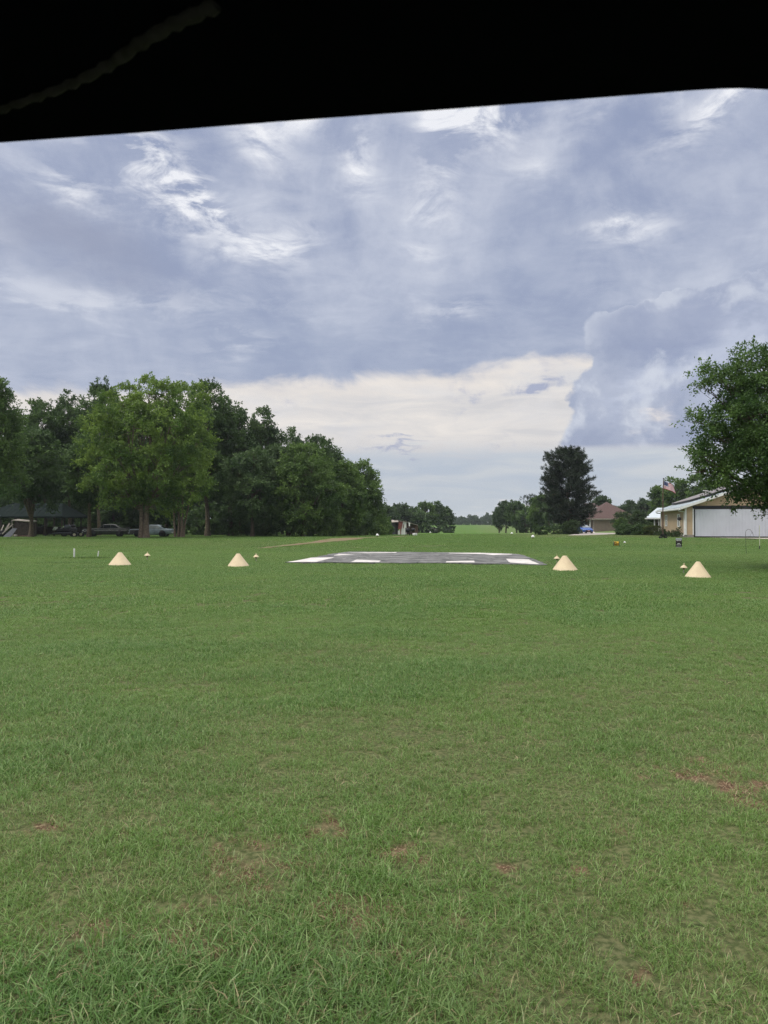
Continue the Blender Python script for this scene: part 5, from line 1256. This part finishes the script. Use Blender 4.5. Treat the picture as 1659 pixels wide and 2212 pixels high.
a = at(20, 81.6); o = MB().prism([(-.7, 0, 0), (.15, 0, 0), (.62, .5, .92), (.1, .5, .95)], (0, 0, 0), (0, .04, 0)).build('leaning_sheet', simple('blue_grey_sheet', (.07, .08, .1), .6, var=.15)); o.location = a; tag(o, 'blue-grey sheet leaning beside the small shed', 'sheet')
a = at(3, 83); o = MB().bevbox((0, 0, .28), (1.1, .6, .5), .08).bevbox((.1, 0, .6), (.6, .5, .25), .08).build('tarp_bundle', MAT['black']); o.location = a; tag(o, 'dark bundle on the ground at the far left edge', 'bundle')
a = at(34, 83); o = MB().bevbox((0, 0, .14), (.3, .2, .26), .01).build('block', MAT['concrete']); o.location = a; tag(o, 'pale block at the left foot of the small shed', 'block')

# trailer with machines on it
D = 83; b0 = at(133, D); s = D / FPX; X = lambda u: (u - 133) * s
tr = thing('flat_trailer', 'low flat trailer with a cream wheel, parked right of the open shelter', 'trailer', b0)
MB().bevbox((X(136), .8, .42), (X(158) - X(114), 1.7, .08), .02).build('deck', MAT['greymetal'], tr)
MB().tube([(X(114), .1, .4), (X(106), .8, .36), (X(98), .8, .3)], .05, 6).tube([(X(114), 1.5, .4), (X(106), .8, .36)], .05, 6).build('tongue', MAT['iron'], tr)
for y in (-.1, 1.7):
    w = wheel(tr, X(162), y, .26, .18, 'rim'); MB().lathe([(.31, -.12), (.33, -.12), (.33, .12), (.31, .12)], 20, axis='Y', c=(X(162), y, .27)).build('fender', MAT['black'], tr)
MB().tube([(X(99), .8, .3), (X(99), .8, .0)], .03, 6).build('jack', MAT['iron'], tr)
lo = thing('front_loader', 'pale green loader arms of a mower standing on the trailer', 'loader', (b0.x, b0.y, b0.z + .46))
MB().tube([(X(111), .7, .30), (X(122), .7, .34), (X(131), .7, .58), (X(134), .7, .62)], [.06, .07, .06, .05], 7).build('arm', MAT['greentoy'], lo)
MB().prism([(X(110), .3, .26), (X(117), .3, .3), (X(114), .3, .62)], (0, 0, 0), (0, .9, 0)).build('bucket', MAT['greentoy'], lo)
MB().bevbox((X(140), .75, .62), (.55, .6, .5), .08).build('seat', MAT['greymetal'], lo)
MB().bevbox((X(132), .75, .24), (1.5, .7, .44), .1).build('chassis', MAT['black'], lo)
mw = thing('dark_mower', 'dark machine standing behind the trailer wheel', 'machine', at(152, 86.5))
MB().bevbox((0, 0, .75), (1.3, .9, .6), .1).bevbox((.3, 0, 1.15), (.5, .6, .4), .08).build('body', MAT['black'], mw)
for x in (-.45, .45): wheel(mw, x, -.5, .34, .2, 'iron')

# ------------------------------------------------------------------ sheds beside the runway on the left
D = 111; s = D / FPX; b0 = at(866, D); X = lambda u: (u - 866) * s; Z = lambda v, d=0: hz(v, D + d) - b0.z
g1 = thing('tin_shed', 'grey tin shed with a dark open door, leftmost of the sheds', 'shed', at(854, 112)); X1 = lambda u: (u - 854) * s
zt = hz(1129, 112) - g1.location.z
m = MB(); x = X1(846.5); k = 0
while x < X1(860): m.box((x + .05, .0, zt / 2), (.1, .05 + .02 * (k % 2), zt)); x += .1; k += 1
m.box((X1(846.5), 1.5, zt / 2), (.04, 3, zt)); m.box((X1(860), 1.5, zt / 2), (.04, 3, zt)); m.box((X1(853), 3, zt / 2), (.9, .04, zt)); m.build('wall', MAT['greymetal'], g1)
MB().box((X1(855.8), -.045, zt * .46), (.14, .03, zt * .9)).box((X1(859.3), -.045, zt * .46), (.1, .03, zt * .9)).build('door_edge', MAT['black'], g1)
MB().prism([(X1(846), -.15, zt + .0), (X1(861), -.15, zt - .06), (X1(861), 3.2, zt + .3), (X1(846), 3.2, zt + .35)], (0, 0, 0), (0, 0, .07)).build('roof', MAT['wood_grey'], g1)
gs = thing('white_shed', 'little white shed with a faded red barn-style roof side', 'shed', at(869, 110)); X2 = lambda u: (u - 869) * 110 / FPX; z2 = lambda v: hz(v, 110) - gs.location.z
m = MB(); m.box((X2(862.3), .0, z2(1146) / 2), (X2(866) - X2(860.5), .06, z2(1146))); m.box((X2(864), 1.2, z2(1146) / 2), (.04, 2.3, z2(1146)))
m.prism([(X2(866), -.03, 0), (X2(877.5), -.03, 0), (X2(877.5), -.03, z2(1127.2)), (X2(873), -.03, z2(1126)), (X2(870.4), -.03, z2(1128)), (X2(867), -.03, z2(1144))], (0, 0, 0), (0, .06, 0)); m.box((X2(877.3), 1.2, z2(1128) / 2), (.05, 2.4, z2(1128))); m.build('wall', MAT['white'], gs)
MB().box((X2(865.4), -.05, z2(1144) / 2), (X2(866.3) - X2(864.5), .05, z2(1144))).box((X2(871.4), -.055, z2(1137)), (.09, .04, .55)).build('trim', MAT['redroof'], gs)
m = MB(); m.add([(X2(860), -.12, z2(1143.5)), (X2(867.2), -.12, z2(1143.5)), (X2(870.6), -.12, z2(1127)), (X2(861.5), -.12, z2(1126)), (X2(860), 2.5, z2(1143.5)), (X2(867.2), 2.5, z2(1143.5)), (X2(870.6), 2.5, z2(1127)), (X2(861.5), 2.5, z2(1126))], [(0, 1, 2, 3), (4, 5, 6, 7), (1, 5, 6, 2), (0, 4, 7, 3), (3, 2, 6, 7)]); m.build('roof', MAT['redroof'], gs)
MB().prism([(X2(851), -.2, z2(1124.2)), (X2(862), -.2, z2(1125.6)), (X2(878), -.2, z2(1128)), (X2(878), 2.6, z2(1128)), (X2(862), 2.6, z2(1125.6)), (X2(851), 2.6, z2(1124.2))], (0, 0, 0), (0, 0, .07)).build('roof_edge', MAT['wood_grey'], gs)
pc = thing('open_porch', 'brown porch shed with a pale sloping roof on thin posts, rightmost of the sheds', 'shed', at(888, 112)); X3 = lambda u: (u - 888) * 112 / FPX; z3 = lambda v: hz(v, 112) - pc.location.z
m = MB(); m.box((X3(880.5), .1, z3(1131) / 2), (X3(884) - X3(877.5), .1, z3(1131))); m.box((X3(890), 2.6, z3(1134) / 2), (X3(903) - X3(877), .08, z3(1134))); m.build('wall', MAT['brownwall'], pc)
MB().box((X3(881), .03, .85), (.12, .05, 1.5)).build('doorway', MAT['black'], pc)
MB().prism([(X3(872), -.25, z3(1126.2)), (X3(903), -.25, z3(1135)), (X3(903), 3, z3(1135)), (X3(872), 3, z3(1126.2))], (0, 0, 0), (0, 0, .06)).build('roof', MAT['wood_grey'], pc)
for u in (884, 897.5, 902): MB().box((X3(u), -.1, z3(1133) / 2), (.07, .07, z3(1133.2) if u < 890 else z3(1134.6))).build('post', MAT['brownwall'], pc)
MB().box((X3(891), .2, .55), (.9, .05, .08)).build('rail', MAT['greymetal'], pc)
hd = thing('hidden_shed', 'shed behind the thicket showing only its pale roof edge', 'shed', at(818, 122)); X4 = lambda u: (u - 818) * 122 / FPX; z4 = lambda v: hz(v, 122) - hd.location.z
MB().prism([(X4(800), 0, z4(1115)), (X4(838), 0, z4(1126.5)), (X4(838), 4, z4(1126.5)), (X4(800), 4, z4(1115))], (0, 0, 0), (0, 0, .09)).build('roof', MAT['metal_roof'], hd)
MB().prism([(X4(802), .2, 0), (X4(836), .2, 0), (X4(836), .2, z4(1127)), (X4(802), .2, z4(1117))], (0, 0, 0), (0, .1, 0)).build('wall', MAT['greymetal'], hd)
# things lying before the porch
def junk(name, label, u, v, mb, mat, cat):
    p_ = G(u, v); o = mb.build(name, mat); o.location = p_; tag(o, label, cat); return o
def chairmb(): 
    m = MB(); m.bevbox((0, 0, .42), (.5, .5, .05), .01).bevbox((0, .24, .72), (.5, .05, .55), .01)
    for x in (-.22, .22):
        for y in (-.22, .22): m.box((x, y, .2), (.04, .04, .42))
        m.box((x, 0, .62), (.05, .5, .04))
    return m
junk('garden_chair', 'dark garden chair in front of the brown porch doorway', 880, 1157.4, chairmb(), MAT['black'], 'chair')
junk('garden_chair', 'dark garden chair right of the one by the porch doorway', 884.5, 1157.2, chairmb(), MAT['black'], 'chair').rotation_euler = (0, 0, .7)
junk('barbecue', 'dark round barbecue between the porch posts', 892, 1157.0, MB().lathe([(.0001, .5), (.2, .55), (.28, .7), (.27, .82), (.15, .93), (.0001, .96)], 18).tube([(-.2, .1, 0), (-.1, 0, .6)], .02, 6).tube([(.2, .1, 0), (.1, 0, .6)], .02, 6).tube([(0, -.2, 0), (0, -.1, .6)], .02, 6), MAT['black'], 'barbecue')
junk('white_crate', 'pale crate under the right end of the porch roof', 897, 1157.2, MB().bevbox((0, 0, .17), (.5, .35, .32), .02).box((0, -.18, .3), (.5, .03, .04)), MAT['white'], 'crate')
junk('white_bucket', 'small white bucket left of the pale crate', 893.5, 1157.6, MB().lathe([(.0001, .01), (.11, .01), (.14, .3), (.13, .3), (.1, .04), (.0001, .03)], 16), MAT['white'], 'bucket')
junk('white_tarp', 'white cloth hanging from the porch roof by its post', 884, 1157.2, MB().prism([(-.05, .1, 1.2), (.08, .1, 1.15), (.12, .1, 1.6), (-.08, .1, 1.75)], (0, 0, 0), (0, .03, 0)), MAT['white'], 'cloth')
junk('dark_bin', 'dark upright bin on the grass, left of two by the far trees', 935, 1152.0, MB().lathe([(.0001, 0), (.22, 0), (.26, .75), (.28, .78), (.2, .88), (.0001, .9)], 16), MAT['iron'], 'bin')
junk('dark_bin', 'wider dark bin on the grass, right of two by the far trees', 941, 1152.0, MB().bevbox((0, 0, .42), (.62, .5, .8), .05).bevbox((0, 0, .86), (.66, .54, .08), .02), MAT['iron'], 'bin')

# ------------------------------------------------------------------ the vehicle roof overhead
def cray(u, v): return Vector(((u - CX) / FPX, 1, -(v - HY) / FPX))
YF = .82
def cedge(u, v): q_ = cray(u, v) * YF; return Vector((q_.x, q_.y, q_.z + CAMH))
ed = [cedge(u, v) for u, v in ((-1600, 430), (-420, 337), (0, 303.5), (300, 282), (600, 258), (900, 236), (1200, 213), (1400, 197.5), (1500, 189.5), (1560, 186), (1600, 185), (1640, 186.5), (1700, 190), (1800, 198), (2000, 222), (2400, 285), (3000, 390))]
cp = thing('vehicle_roof', 'black underside of a vehicle roof overhanging the top of the view', 'vehicle roof', (0, 0, 0))
m = MB(); ys = [0, -.03, -.3, -.9, -1.7]
rings = []
for q_ in ed: rings.append([q_, q_ + Vector((0, .012, .012)), q_ + Vector((0, .012, .035)), q_ + Vector((0, -.02, .06)), q_ + Vector((0, -1.6, .085)), q_ + Vector((0, -1.6, .02)), q_ + Vector((0, -.9, .012)), q_ + Vector((0, -.02, -.0))])
nr = 8
m.add([p_ for r_ in rings for p_ in r_], [(i * nr + k, i * nr + (k + 1) % nr, (i + 1) * nr + (k + 1) % nr, (i + 1) * nr + k) for i in range(len(rings) - 1) for k in range(nr)] + [tuple(range(nr)), tuple(range((len(rings) - 1) * nr, len(rings) * nr))])
MAT['liner'] = simple('black_liner', (.0016, .002, .006), .95, var=.1, scale=30, spec=.02)
m.build('panel', MAT['liner'], cp)
# stitched welt running across the lining
pl = ed[2]; sl = (ed[8].z - ed[2].z) / (ed[8].x - ed[2].x)
def on_lining(u, v):
    d = cray(u, v); k = (ed[2].z + .006 - sl * ed[2].x - CAMH) / (d.z - sl * d.x); return d * k + Vector((0, 0, CAMH - .004))
sp = [(-60, 240), (0, 217), (60, 196), (120, 174), (180, 148), (240, 115), (300, 72), (360, 36), (420, 8), (480, -18)]
cv = []
for (a, b), (c, d) in zip(sp, sp[1:]):
    for k in range(4): cv.append(on_lining(a + (c - a) * k / 4, b + (d - b) * k / 4))
m = MB(); 
cw = [.0035 + .003 * math.sin(i * 1.9) ** 2 + .0022 * (i / len(cv)) for i in range(len(cv))]
m.tube(cv, cw, 8)
m.build('stitching', simple('grey_stitching', (.019, .017, .034), .95, var=.3, scale=60), cp)
make_grass()
# ------------------------------------------------------------------ sky and light
SUN_EL, SUN_AZ = 56, 252            # degrees; azimuth clockwise from +Y: the sun stands to the left, a little behind
w = bpy.data.worlds.new('World'); scn.world = w; w.use_nodes = True
N, L = w.node_tree.nodes, w.node_tree.links; N.clear()
out = N.new('ShaderNodeOutputWorld'); bg = N.new('ShaderNodeBackground'); bg.inputs['Strength'].default_value = 0.1; L.new(bg.outputs[0], out.inputs[0])
sky = N.new('ShaderNodeTexSky'); sky.sky_type = 'NISHITA'; sky.sun_disc = False; sky.sun_elevation = R(SUN_EL); sky.sun_rotation = R(SUN_AZ); sky.air_density = 1.2; sky.dust_density = 2.5
tc = N.new('ShaderNodeTexCoord'); GEN = tc.outputs['Generated']
def isk(x): return hasattr(x, 'is_linked')
def M(op, a, b=None, c=None, clamp=False):
    n = N.new('ShaderNodeMath'); n.operation = op; n.use_clamp = clamp
    for i, q_ in enumerate((a, b, c)):
        if q_ is None: continue
        if isk(q_): L.new(q_, n.inputs[i])
        else: n.inputs[i].default_value = q_
    return n.outputs[0]
def MR(s_, a, b, lo=0, hi=1, smooth=False):
    n = N.new('ShaderNodeMapRange'); n.interpolation_type = 'SMOOTHSTEP' if smooth else 'LINEAR'
    for i, q_ in enumerate((s_, a, b, lo, hi)):
        if isk(q_): L.new(q_, n.inputs[i])
        else: n.inputs[i].default_value = q_
    return n.outputs[0]
def srgb(r, g, b):
    return tuple(((c / 255 + .055) / 1.055) ** 2.4 if c > 10 else c / 255 / 12.92 for c in (r, g, b))
def MIX(f, a, b):
    n = N.new('ShaderNodeMix'); n.data_type = 'RGBA'
    if isk(f): L.new(f, n.inputs['Factor'])
    else: n.inputs['Factor'].default_value = f
    for k, c in (('A', a), ('B', b)):
        if isk(c): L.new(c, n.inputs[k])
        else: n.inputs[k].default_value = (*c, 1)
    return n.outputs['Result']
def VEC(x, y, z):
    n = N.new('ShaderNodeCombineXYZ')
    for i, q_ in enumerate((x, y, z)):
        if isk(q_): L.new(q_, n.inputs[i])
        else: n.inputs[i].default_value = q_
    return n.outputs[0]
def NOISE(v, sc, det=6, ro=.55, dist=0.0):
    n = N.new('ShaderNodeTexNoise'); n.inputs['Scale'].default_value = sc; n.inputs['Detail'].default_value = det; n.inputs['Roughness'].default_value = ro; n.inputs['Distortion'].default_value = dist
    L.new(v, n.inputs['Vector']); return n.outputs['Fac']
sx = N.new('ShaderNodeSeparateXYZ'); L.new(GEN, sx.inputs[0]); dx, dy, dz = sx.outputs
AZ = M('ARCTAN2', dx, dy); EL = M('ARCSINE', dz)
zz = M('ADD', M('MAXIMUM', dz, 0.0), .11)
PX, PY = M('DIVIDE', dx, zz), M('DIVIDE', dy, zz)                  # the cloud deck as a high flat layer
DECK = VEC(PX, PY, 0.0)
def ae(u, v):
    a = math.atan((u - CX) / FPX); e = math.atan(-(v - HY) / FPX * math.cos(a)); return a, e
n_fine = NOISE(DECK, 2.6, 8, .6, .3); n_mid = NOISE(DECK, .95, 7, .55, .5); n_big = NOISE(DECK, .38, 4, .5)
SKYV = VEC(M('MULTIPLY', AZ, 1.0), M('MULTIPLY', EL, 2.4), 0.0)    # low bands: drawn out along the horizon
n_band = NOISE(SKYV, 7, 8, .6, .4); n_band2 = NOISE(VEC(AZ, M('MULTIPLY', EL, 5.0), 3.0), 9, 7, .6, .6); n_bil = NOISE(VEC(AZ, EL, 1.7), 9, 7, .55, .2)
wx = M('MULTIPLY', M('SUBTRACT', n_mid, .5), .14); wy = M('MULTIPLY', M('SUBTRACT', n_fine, .5), .12)
AW, EW = M('ADD', AZ, wx), M('ADD', EL, wy)
def BLOB(u, v, su, sv, rot=0.0, pw=1.0):
    """soft patch at a bearing and height in the sky, edges broken by the cloud noise"""
    a, e = ae(u, v); sa, se = su / FPX, sv / FPX; c, s_ = math.cos(rot), math.sin(rot)
    x, y = M('SUBTRACT', AW, a), M('SUBTRACT', EW, e)
    p_ = M('ADD', M('MULTIPLY', x, c / sa), M('MULTIPLY', y, s_ / sa)); q_ = M('ADD', M('MULTIPLY', x, -s_ / se), M('MULTIPLY', y, c / se))
    r = M('ADD', M('MULTIPLY', p_, p_), M('MULTIPLY', q_, q_))
    return M('MULTIPLY', M('POWER', 2.718, M('MULTIPLY', r, -1.0)), pw)
def SUM(xs):
    t_ = xs[0]
    for x in xs[1:]: t_ = M('ADD', t_, x)
    return t_
# deck: lavender greys
dark, midc, light = srgb(150, 161, 190), srgb(178, 186, 208), srgb(210, 215, 229)
n_iso = NOISE(VEC(M('MULTIPLY', AZ, 1.25), EL, 6.1), 5.5, 8, .58, .35)
f = M('ADD', M('ADD', M('MULTIPLY', n_mid, .3), M('MULTIPLY', n_big, .25)), M('MULTIPLY', n_iso, .45))
f = M('ADD', f, M('MULTIPLY', M('SUBTRACT', n_fine, .5), .2))
f = M('ADD', f, M('MULTIPLY', M('SUBTRACT', NOISE(DECK, 5.5, 8, .62, .6), .5), .16))
deck = MIX(MR(f, .37, .66, 0, 1, True), dark, light)
deck = MIX(MR(EL, .16, .34, .4, 0), deck, srgb(164, 174, 198))                                     # evener and darker toward its base
brk = SUM([BLOB(330, 385, 130, 50, -.4, .95), BLOB(450, 440, 90, 26, -.55, .75), BLOB(120, 400, 90, 26, -.3, .45), BLOB(615, 515, 70, 40, .1, .6), BLOB(575, 300, 50, 70, .5, .5), BLOB(780, 345, 36, 50, .2, .6), BLOB(660, 240, 120, 26, .1, .5),
           BLOB(960, 290, 40, 70, .2, .8), BLOB(1045, 260, 60, 50, 0, .8), BLOB(925, 450, 50, 50, -.2, .5), BLOB(1150, 350, 50, 30, 0, .28), BLOB(1345, 490, 60, 20, 0, .62), BLOB(1560, 205, 110, 26, .4, .75), BLOB(900, 560, 40, 18, 0, .3), BLOB(970, 662, 60, 16, 0, .3),
           BLOB(1270, 490, 50, 15, 0, .4), BLOB(1440, 650, 80, 12, 0, .35), BLOB(530, 735, 70, 14, 0, .25), BLOB(1180, 210, 200, 40, 0, .25), BLOB(250, 640, 300, 30, 0, .2)])
n_wisp = NOISE(DECK, 5.5, 8, .62, .6)
bm_ = M('MULTIPLY', brk, MR(M('ADD', M('MULTIPLY', n_wisp, .65), M('MULTIPLY', n_fine, .35)), .45, .57, .0, 2.0), clamp=True)
n_v = NOISE(VEC(M('MULTIPLY', AZ, 2.3), EL, 2.2), 6.5, 8, .6, .5)
n_wisp = M('ADD', M('MULTIPLY', n_wisp, .45), M('MULTIPLY', n_v, .55))
spk = M('MULTIPLY', MR(M('ADD', M('MULTIPLY', n_wisp, .5), M('MULTIPLY', n_fine, .5)), .55, .70, 0, .7, True), MR(EL, .2, .36, .15, 1))
deck = MIX(spk, deck, srgb(236, 239, 247))
deck = MIX(M('MULTIPLY', bm_, .95), deck, srgb(246, 247, 252))
shade = SUM([BLOB(80, 500, 170, 60, -.1, .8), BLOB(200, 540, 160, 50, -.3, .6)])
deck = MIX(M('MULTIPLY', shade, .55, clamp=True), deck, srgb(156, 162, 184))
deck = MIX(M('MULTIPLY', SUM([BLOB(750, 770, 420, 70, 0, 1), BLOB(1150, 560, 200, 110, 0, .7), BLOB(560, 690, 300, 60, 0, .5)]), .4, clamp=True), deck, srgb(152, 164, 192))
# cream opening below the deck
e1 = M('MULTIPLY_ADD', AZ, (ae(1290, 775)[1] - ae(60, 850)[1]) / (ae(1290, 775)[0] - ae(60, 850)[0]), ae(60, 850)[1] - ae(60, 850)[0] * (ae(1290, 775)[1] - ae(60, 850)[1]) / (ae(1290, 775)[0] - ae(60, 850)[0])); e2 = ae(830, 972)[1]
up = M('ADD', e1, M('MULTIPLY', M('SUBTRACT', n_band, .5), .085)); lo_ = M('ADD', e2, M('MULTIPLY', M('SUBTRACT', n_band2, .5), .07))
cream = MIX(MR(n_band2, .36, .66, 0, 1), srgb(214, 212, 214), srgb(238, 232, 227))
cream = MIX(MR(n_band, .5, .72, 0, .55), cream, srgb(226, 226, 230))
low = MIX(MR(n_band2, .4, .66), srgb(186, 196, 211), srgb(204, 209, 216))
low = MIX(MR(EL, .0, .06, .8, 0), low, srgb(203, 210, 216))
low = MIX(M('MULTIPLY', SUM([BLOB(1085, 1118, 60, 11, 0, .8), BLOB(1160, 1112, 50, 9, .2, .8), BLOB(1030, 1140, 40, 7, 0, .4)]), MR(n_bil, .4, .6), clamp=True), low, srgb(232, 230, 230))
c = MIX(MR(EL, M('SUBTRACT', lo_, .014), M('ADD', lo_, .014), 0, 1, True), low, cream)
wisp = SUM([BLOB(1165, 822, 70, 16, .25, 1.0), BLOB(1120, 830, 26, 12, 0, .7), BLOB(985, 845, 20, 14, .6, .8), BLOB(1018, 862, 30, 10, .8, .8), BLOB(610, 865, 30, 12, .3, .4), BLOB(860, 962, 60, 9, 0, .8), BLOB(1095, 960, 40, 12, 0, .6)])
c = MIX(M('MULTIPLY', wisp, MR(NOISE(VEC(AZ, EL, 9.0), 26, 7, .62, .5), .42, .58, 0, 1.2), clamp=True), c, srgb(172, 178, 202))
upm = MR(EL, M('SUBTRACT', up, .010), M('ADD', up, .014), 0, 1, True)
c = MIX(upm, c, deck)
rim = M('MULTIPLY', MR(EL, M('SUBTRACT', up, .03), up, 0, 1, True), M('SUBTRACT', 1.0, upm))
c = MIX(M('MULTIPLY', rim, .5), c, srgb(246, 236, 226))
# towering cloud on the right
a_l = ae(1290, 700)[0]
pts = [(ae(1270, 655)), (ae(1300, 690)), (ae(1262, 740)), (ae(1300, 775)), (ae(1290, 850)), (ae(1240, 900)), (ae(1215, 955))]
edge = N.new('ShaderNodeFloatCurve'); cu = edge.mapping.curves[0]
e_lo, e_hi = ae(1240, 965)[1], ae(1500, 560)[1]
prof = [(965, 1205), (935, 1222), (905, 1240), (870, 1262), (845, 1258), (820, 1282), (775, 1292), (750, 1272), (720, 1268), (690, 1272), (668, 1292), (655, 1330), (645, 1420), (628, 1500), (612, 1600), (596, 1690), (570, 1800)]
a0, a1 = ae(1150, 900)[0], ae(1850, 900)[0]
xs = []
for v, u in prof:
    a, e = ae(u, v); xs.append(((e - e_lo) / (e_hi - e_lo), (a - a0) / (a1 - a0)))
while len(cu.points) < len(xs): cu.points.new(.5, .5)
for pt, (x, y) in zip(cu.points, xs): pt.location = (x, y); pt.handle_type = 'VECTOR'
edge.mapping.update()
n_b2 = NOISE(VEC(AZ, EL, 4.4), 24, 6, .55, .1)
EB = M('ADD', EL, M('ADD', M('MULTIPLY', M('SUBTRACT', n_bil, .5), .07), M('MULTIPLY', M('SUBTRACT', n_b2, .5), .05)))
L.new(MR(EB, e_lo, e_hi, 0, 1), edge.inputs['Value'])
ea = M('ADD', M('MULTIPLY', edge.outputs[0], a1 - a0), a0)
dA = M('SUBTRACT', M('ADD', AZ, M('ADD', M('MULTIPLY', M('SUBTRACT', n_bil, .5), .15), M('MULTIPLY', M('SUBTRACT', n_b2, .5), .07))), ea)
base_e = M('ADD', ae(1400, 962)[1], M('MULTIPLY', M('SUBTRACT', n_band2, .5), .02))
cm = M('MULTIPLY', MR(dA, -.004, .006, 0, 1, True), MR(EL, M('SUBTRACT', base_e, .008), M('ADD', base_e, .006), 0, 1, True))
cm = M('MULTIPLY', cm, MR(EL, ae(1500, 640)[1], ae(1500, 560)[1], 1, 0, True))
cm = M('MULTIPLY', cm, MR(AZ, .75, 1.1, 1, 0, True))
body_c = MIX(MR(M('ADD', M('MULTIPLY', n_bil, .6), M('MULTIPLY', n_band, .4)), .38, .62), srgb(152, 162, 191), srgb(182, 189, 209))
body_c = MIX(MR(dA, .0, .05, .7, 0, True), body_c, MIX(MR(EL, ae(1290, 850)[1], ae(1290, 740)[1], 0, 1), srgb(163, 172, 197), srgb(200, 206, 221)))
body_c = MIX(MR(EL, ae(1400, 960)[1], ae(1400, 850)[1], .6, 0), body_c, srgb(155, 165, 192))
body_c = MIX(M('MULTIPLY', SUM([BLOB(1530, 770, 170, 30, .45, 1), BLOB(1390, 840, 90, 22, .5, .7), BLOB(1620, 705, 60, 40, .2, .6)]), .6, clamp=True), body_c, srgb(198, 205, 224))
body_c = MIX(M('MULTIPLY', SUM([BLOB(1405, 918, 26, 16, .6, 1.0), BLOB(1440, 900, 40, 10, .4, .6)]), MR(n_b2, .4, .55), clamp=True), body_c, srgb(228, 222, 222))
rel = M('SUBTRACT', NOISE(VEC(AZ, EL, 1.7), 11, 6, .55, .2), NOISE(VEC(M('ADD', AZ, .012), M('ADD', EL, -.02), 1.7), 11, 6, .55, .2))
body_c = MIX(MR(rel, .0, .16, 0, .8, True), body_c, srgb(214, 219, 231)); body_c = MIX(MR(rel, -.01, -.16, 0, .6, True), body_c, srgb(152, 162, 189))
c = MIX(M('MULTIPLY', cm, MR(EL, ae(1290, 760)[1], ae(1290, 655)[1], 1, .82, True)), c, body_c)
VS = N.new('ShaderNodeVectorMath'); VS.operation = 'SCALE'; VS.inputs['Scale'].default_value = 2 ** -EXPO; L.new(c, VS.inputs[0]); c = VS.outputs[0]
# overhead and behind the viewer the unseen sky is brightened to light the scene
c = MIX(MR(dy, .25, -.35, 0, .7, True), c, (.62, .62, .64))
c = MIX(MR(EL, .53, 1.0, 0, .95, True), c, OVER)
c = MIX(MR(dz, -.02, -.08, 0, 1), c, srgb(120, 130, 110))
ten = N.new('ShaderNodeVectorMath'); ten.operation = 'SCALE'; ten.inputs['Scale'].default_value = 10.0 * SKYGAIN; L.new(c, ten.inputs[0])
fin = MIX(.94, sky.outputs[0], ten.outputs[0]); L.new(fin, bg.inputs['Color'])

sd = bpy.data.lights.new('sun', 'SUN'); sd.energy = 1.5; sd.angle = R(10); sd.color = (1, .95, .87)
so = bpy.data.objects.new('sun', sd); C.objects.link(so)
az, el = R(SUN_AZ), R(SUN_EL); dv = Vector((math.sin(az) * math.cos(el), math.cos(az) * math.cos(el), math.sin(el)))
so.rotation_euler = (-dv).to_track_quat('-Z', 'Y').to_euler()

# ------------------------------------------------------------------ air
hzm = bpy.data.materials.new('haze'); hzm.use_nodes = True; n_ = hzm.node_tree.nodes; n_.remove(n_['Principled BSDF'])
pv_ = n_.new('ShaderNodeVolumePrincipled'); pv_.inputs['Color'].default_value = (.80, .87, .95, 1); pv_.inputs['Density'].default_value = HAZE; pv_.inputs['Anisotropy'].default_value = .2
hzm.node_tree.links.new(pv_.outputs[0], n_['Material Output'].inputs['Volume'])
o = MB().box((0, 0, 8), (2500, 2500, 24)).build('haze', hzm); tag(o, 'thin summer haze over the whole airfield', 'haze', kind='stuff')

# ------------------------------------------------------------------ camera
cd = bpy.data.cameras.new('camera'); co = bpy.data.objects.new('camera', cd); C.objects.link(co); scn.camera = co
cd.sensor_fit = 'VERTICAL'; cd.sensor_height = 36; cd.sensor_width = 27; cd.lens = 36 * FPX / 2212; cd.clip_start = .05; cd.clip_end = 9000
co.location = (0, 0, CAMH); co.rotation_euler = (math.pi / 2 + math.atan((HY - 1106) / FPX), 0, 0)
cd.dof.use_dof = True; cd.dof.focus_distance = 22; cd.dof.aperture_fstop = 10
# ------------------------------------------------------------------ render settings
cy = scn.cycles; cy.max_bounces = 6; cy.diffuse_bounces = 3; cy.glossy_bounces = 2; cy.transmission_bounces = 3; cy.transparent_max_bounces = 4; cy.volume_bounces = 0
cy.use_denoising = True; cy.sample_clamp_indirect = 4; cy.use_adaptive_sampling = True; cy.adaptive_threshold = .015
try: cy.denoiser = 'OPENIMAGEDENOISE'; cy.denoising_prefilter = 'NONE'
except Exception: pass
vs = scn.view_settings; scn.display_settings.display_device = 'sRGB'; vs.view_transform = 'Standard'; vs.look = 'None'; vs.gamma = 1; vs.use_curve_mapping = False; vs.exposure = EXPO
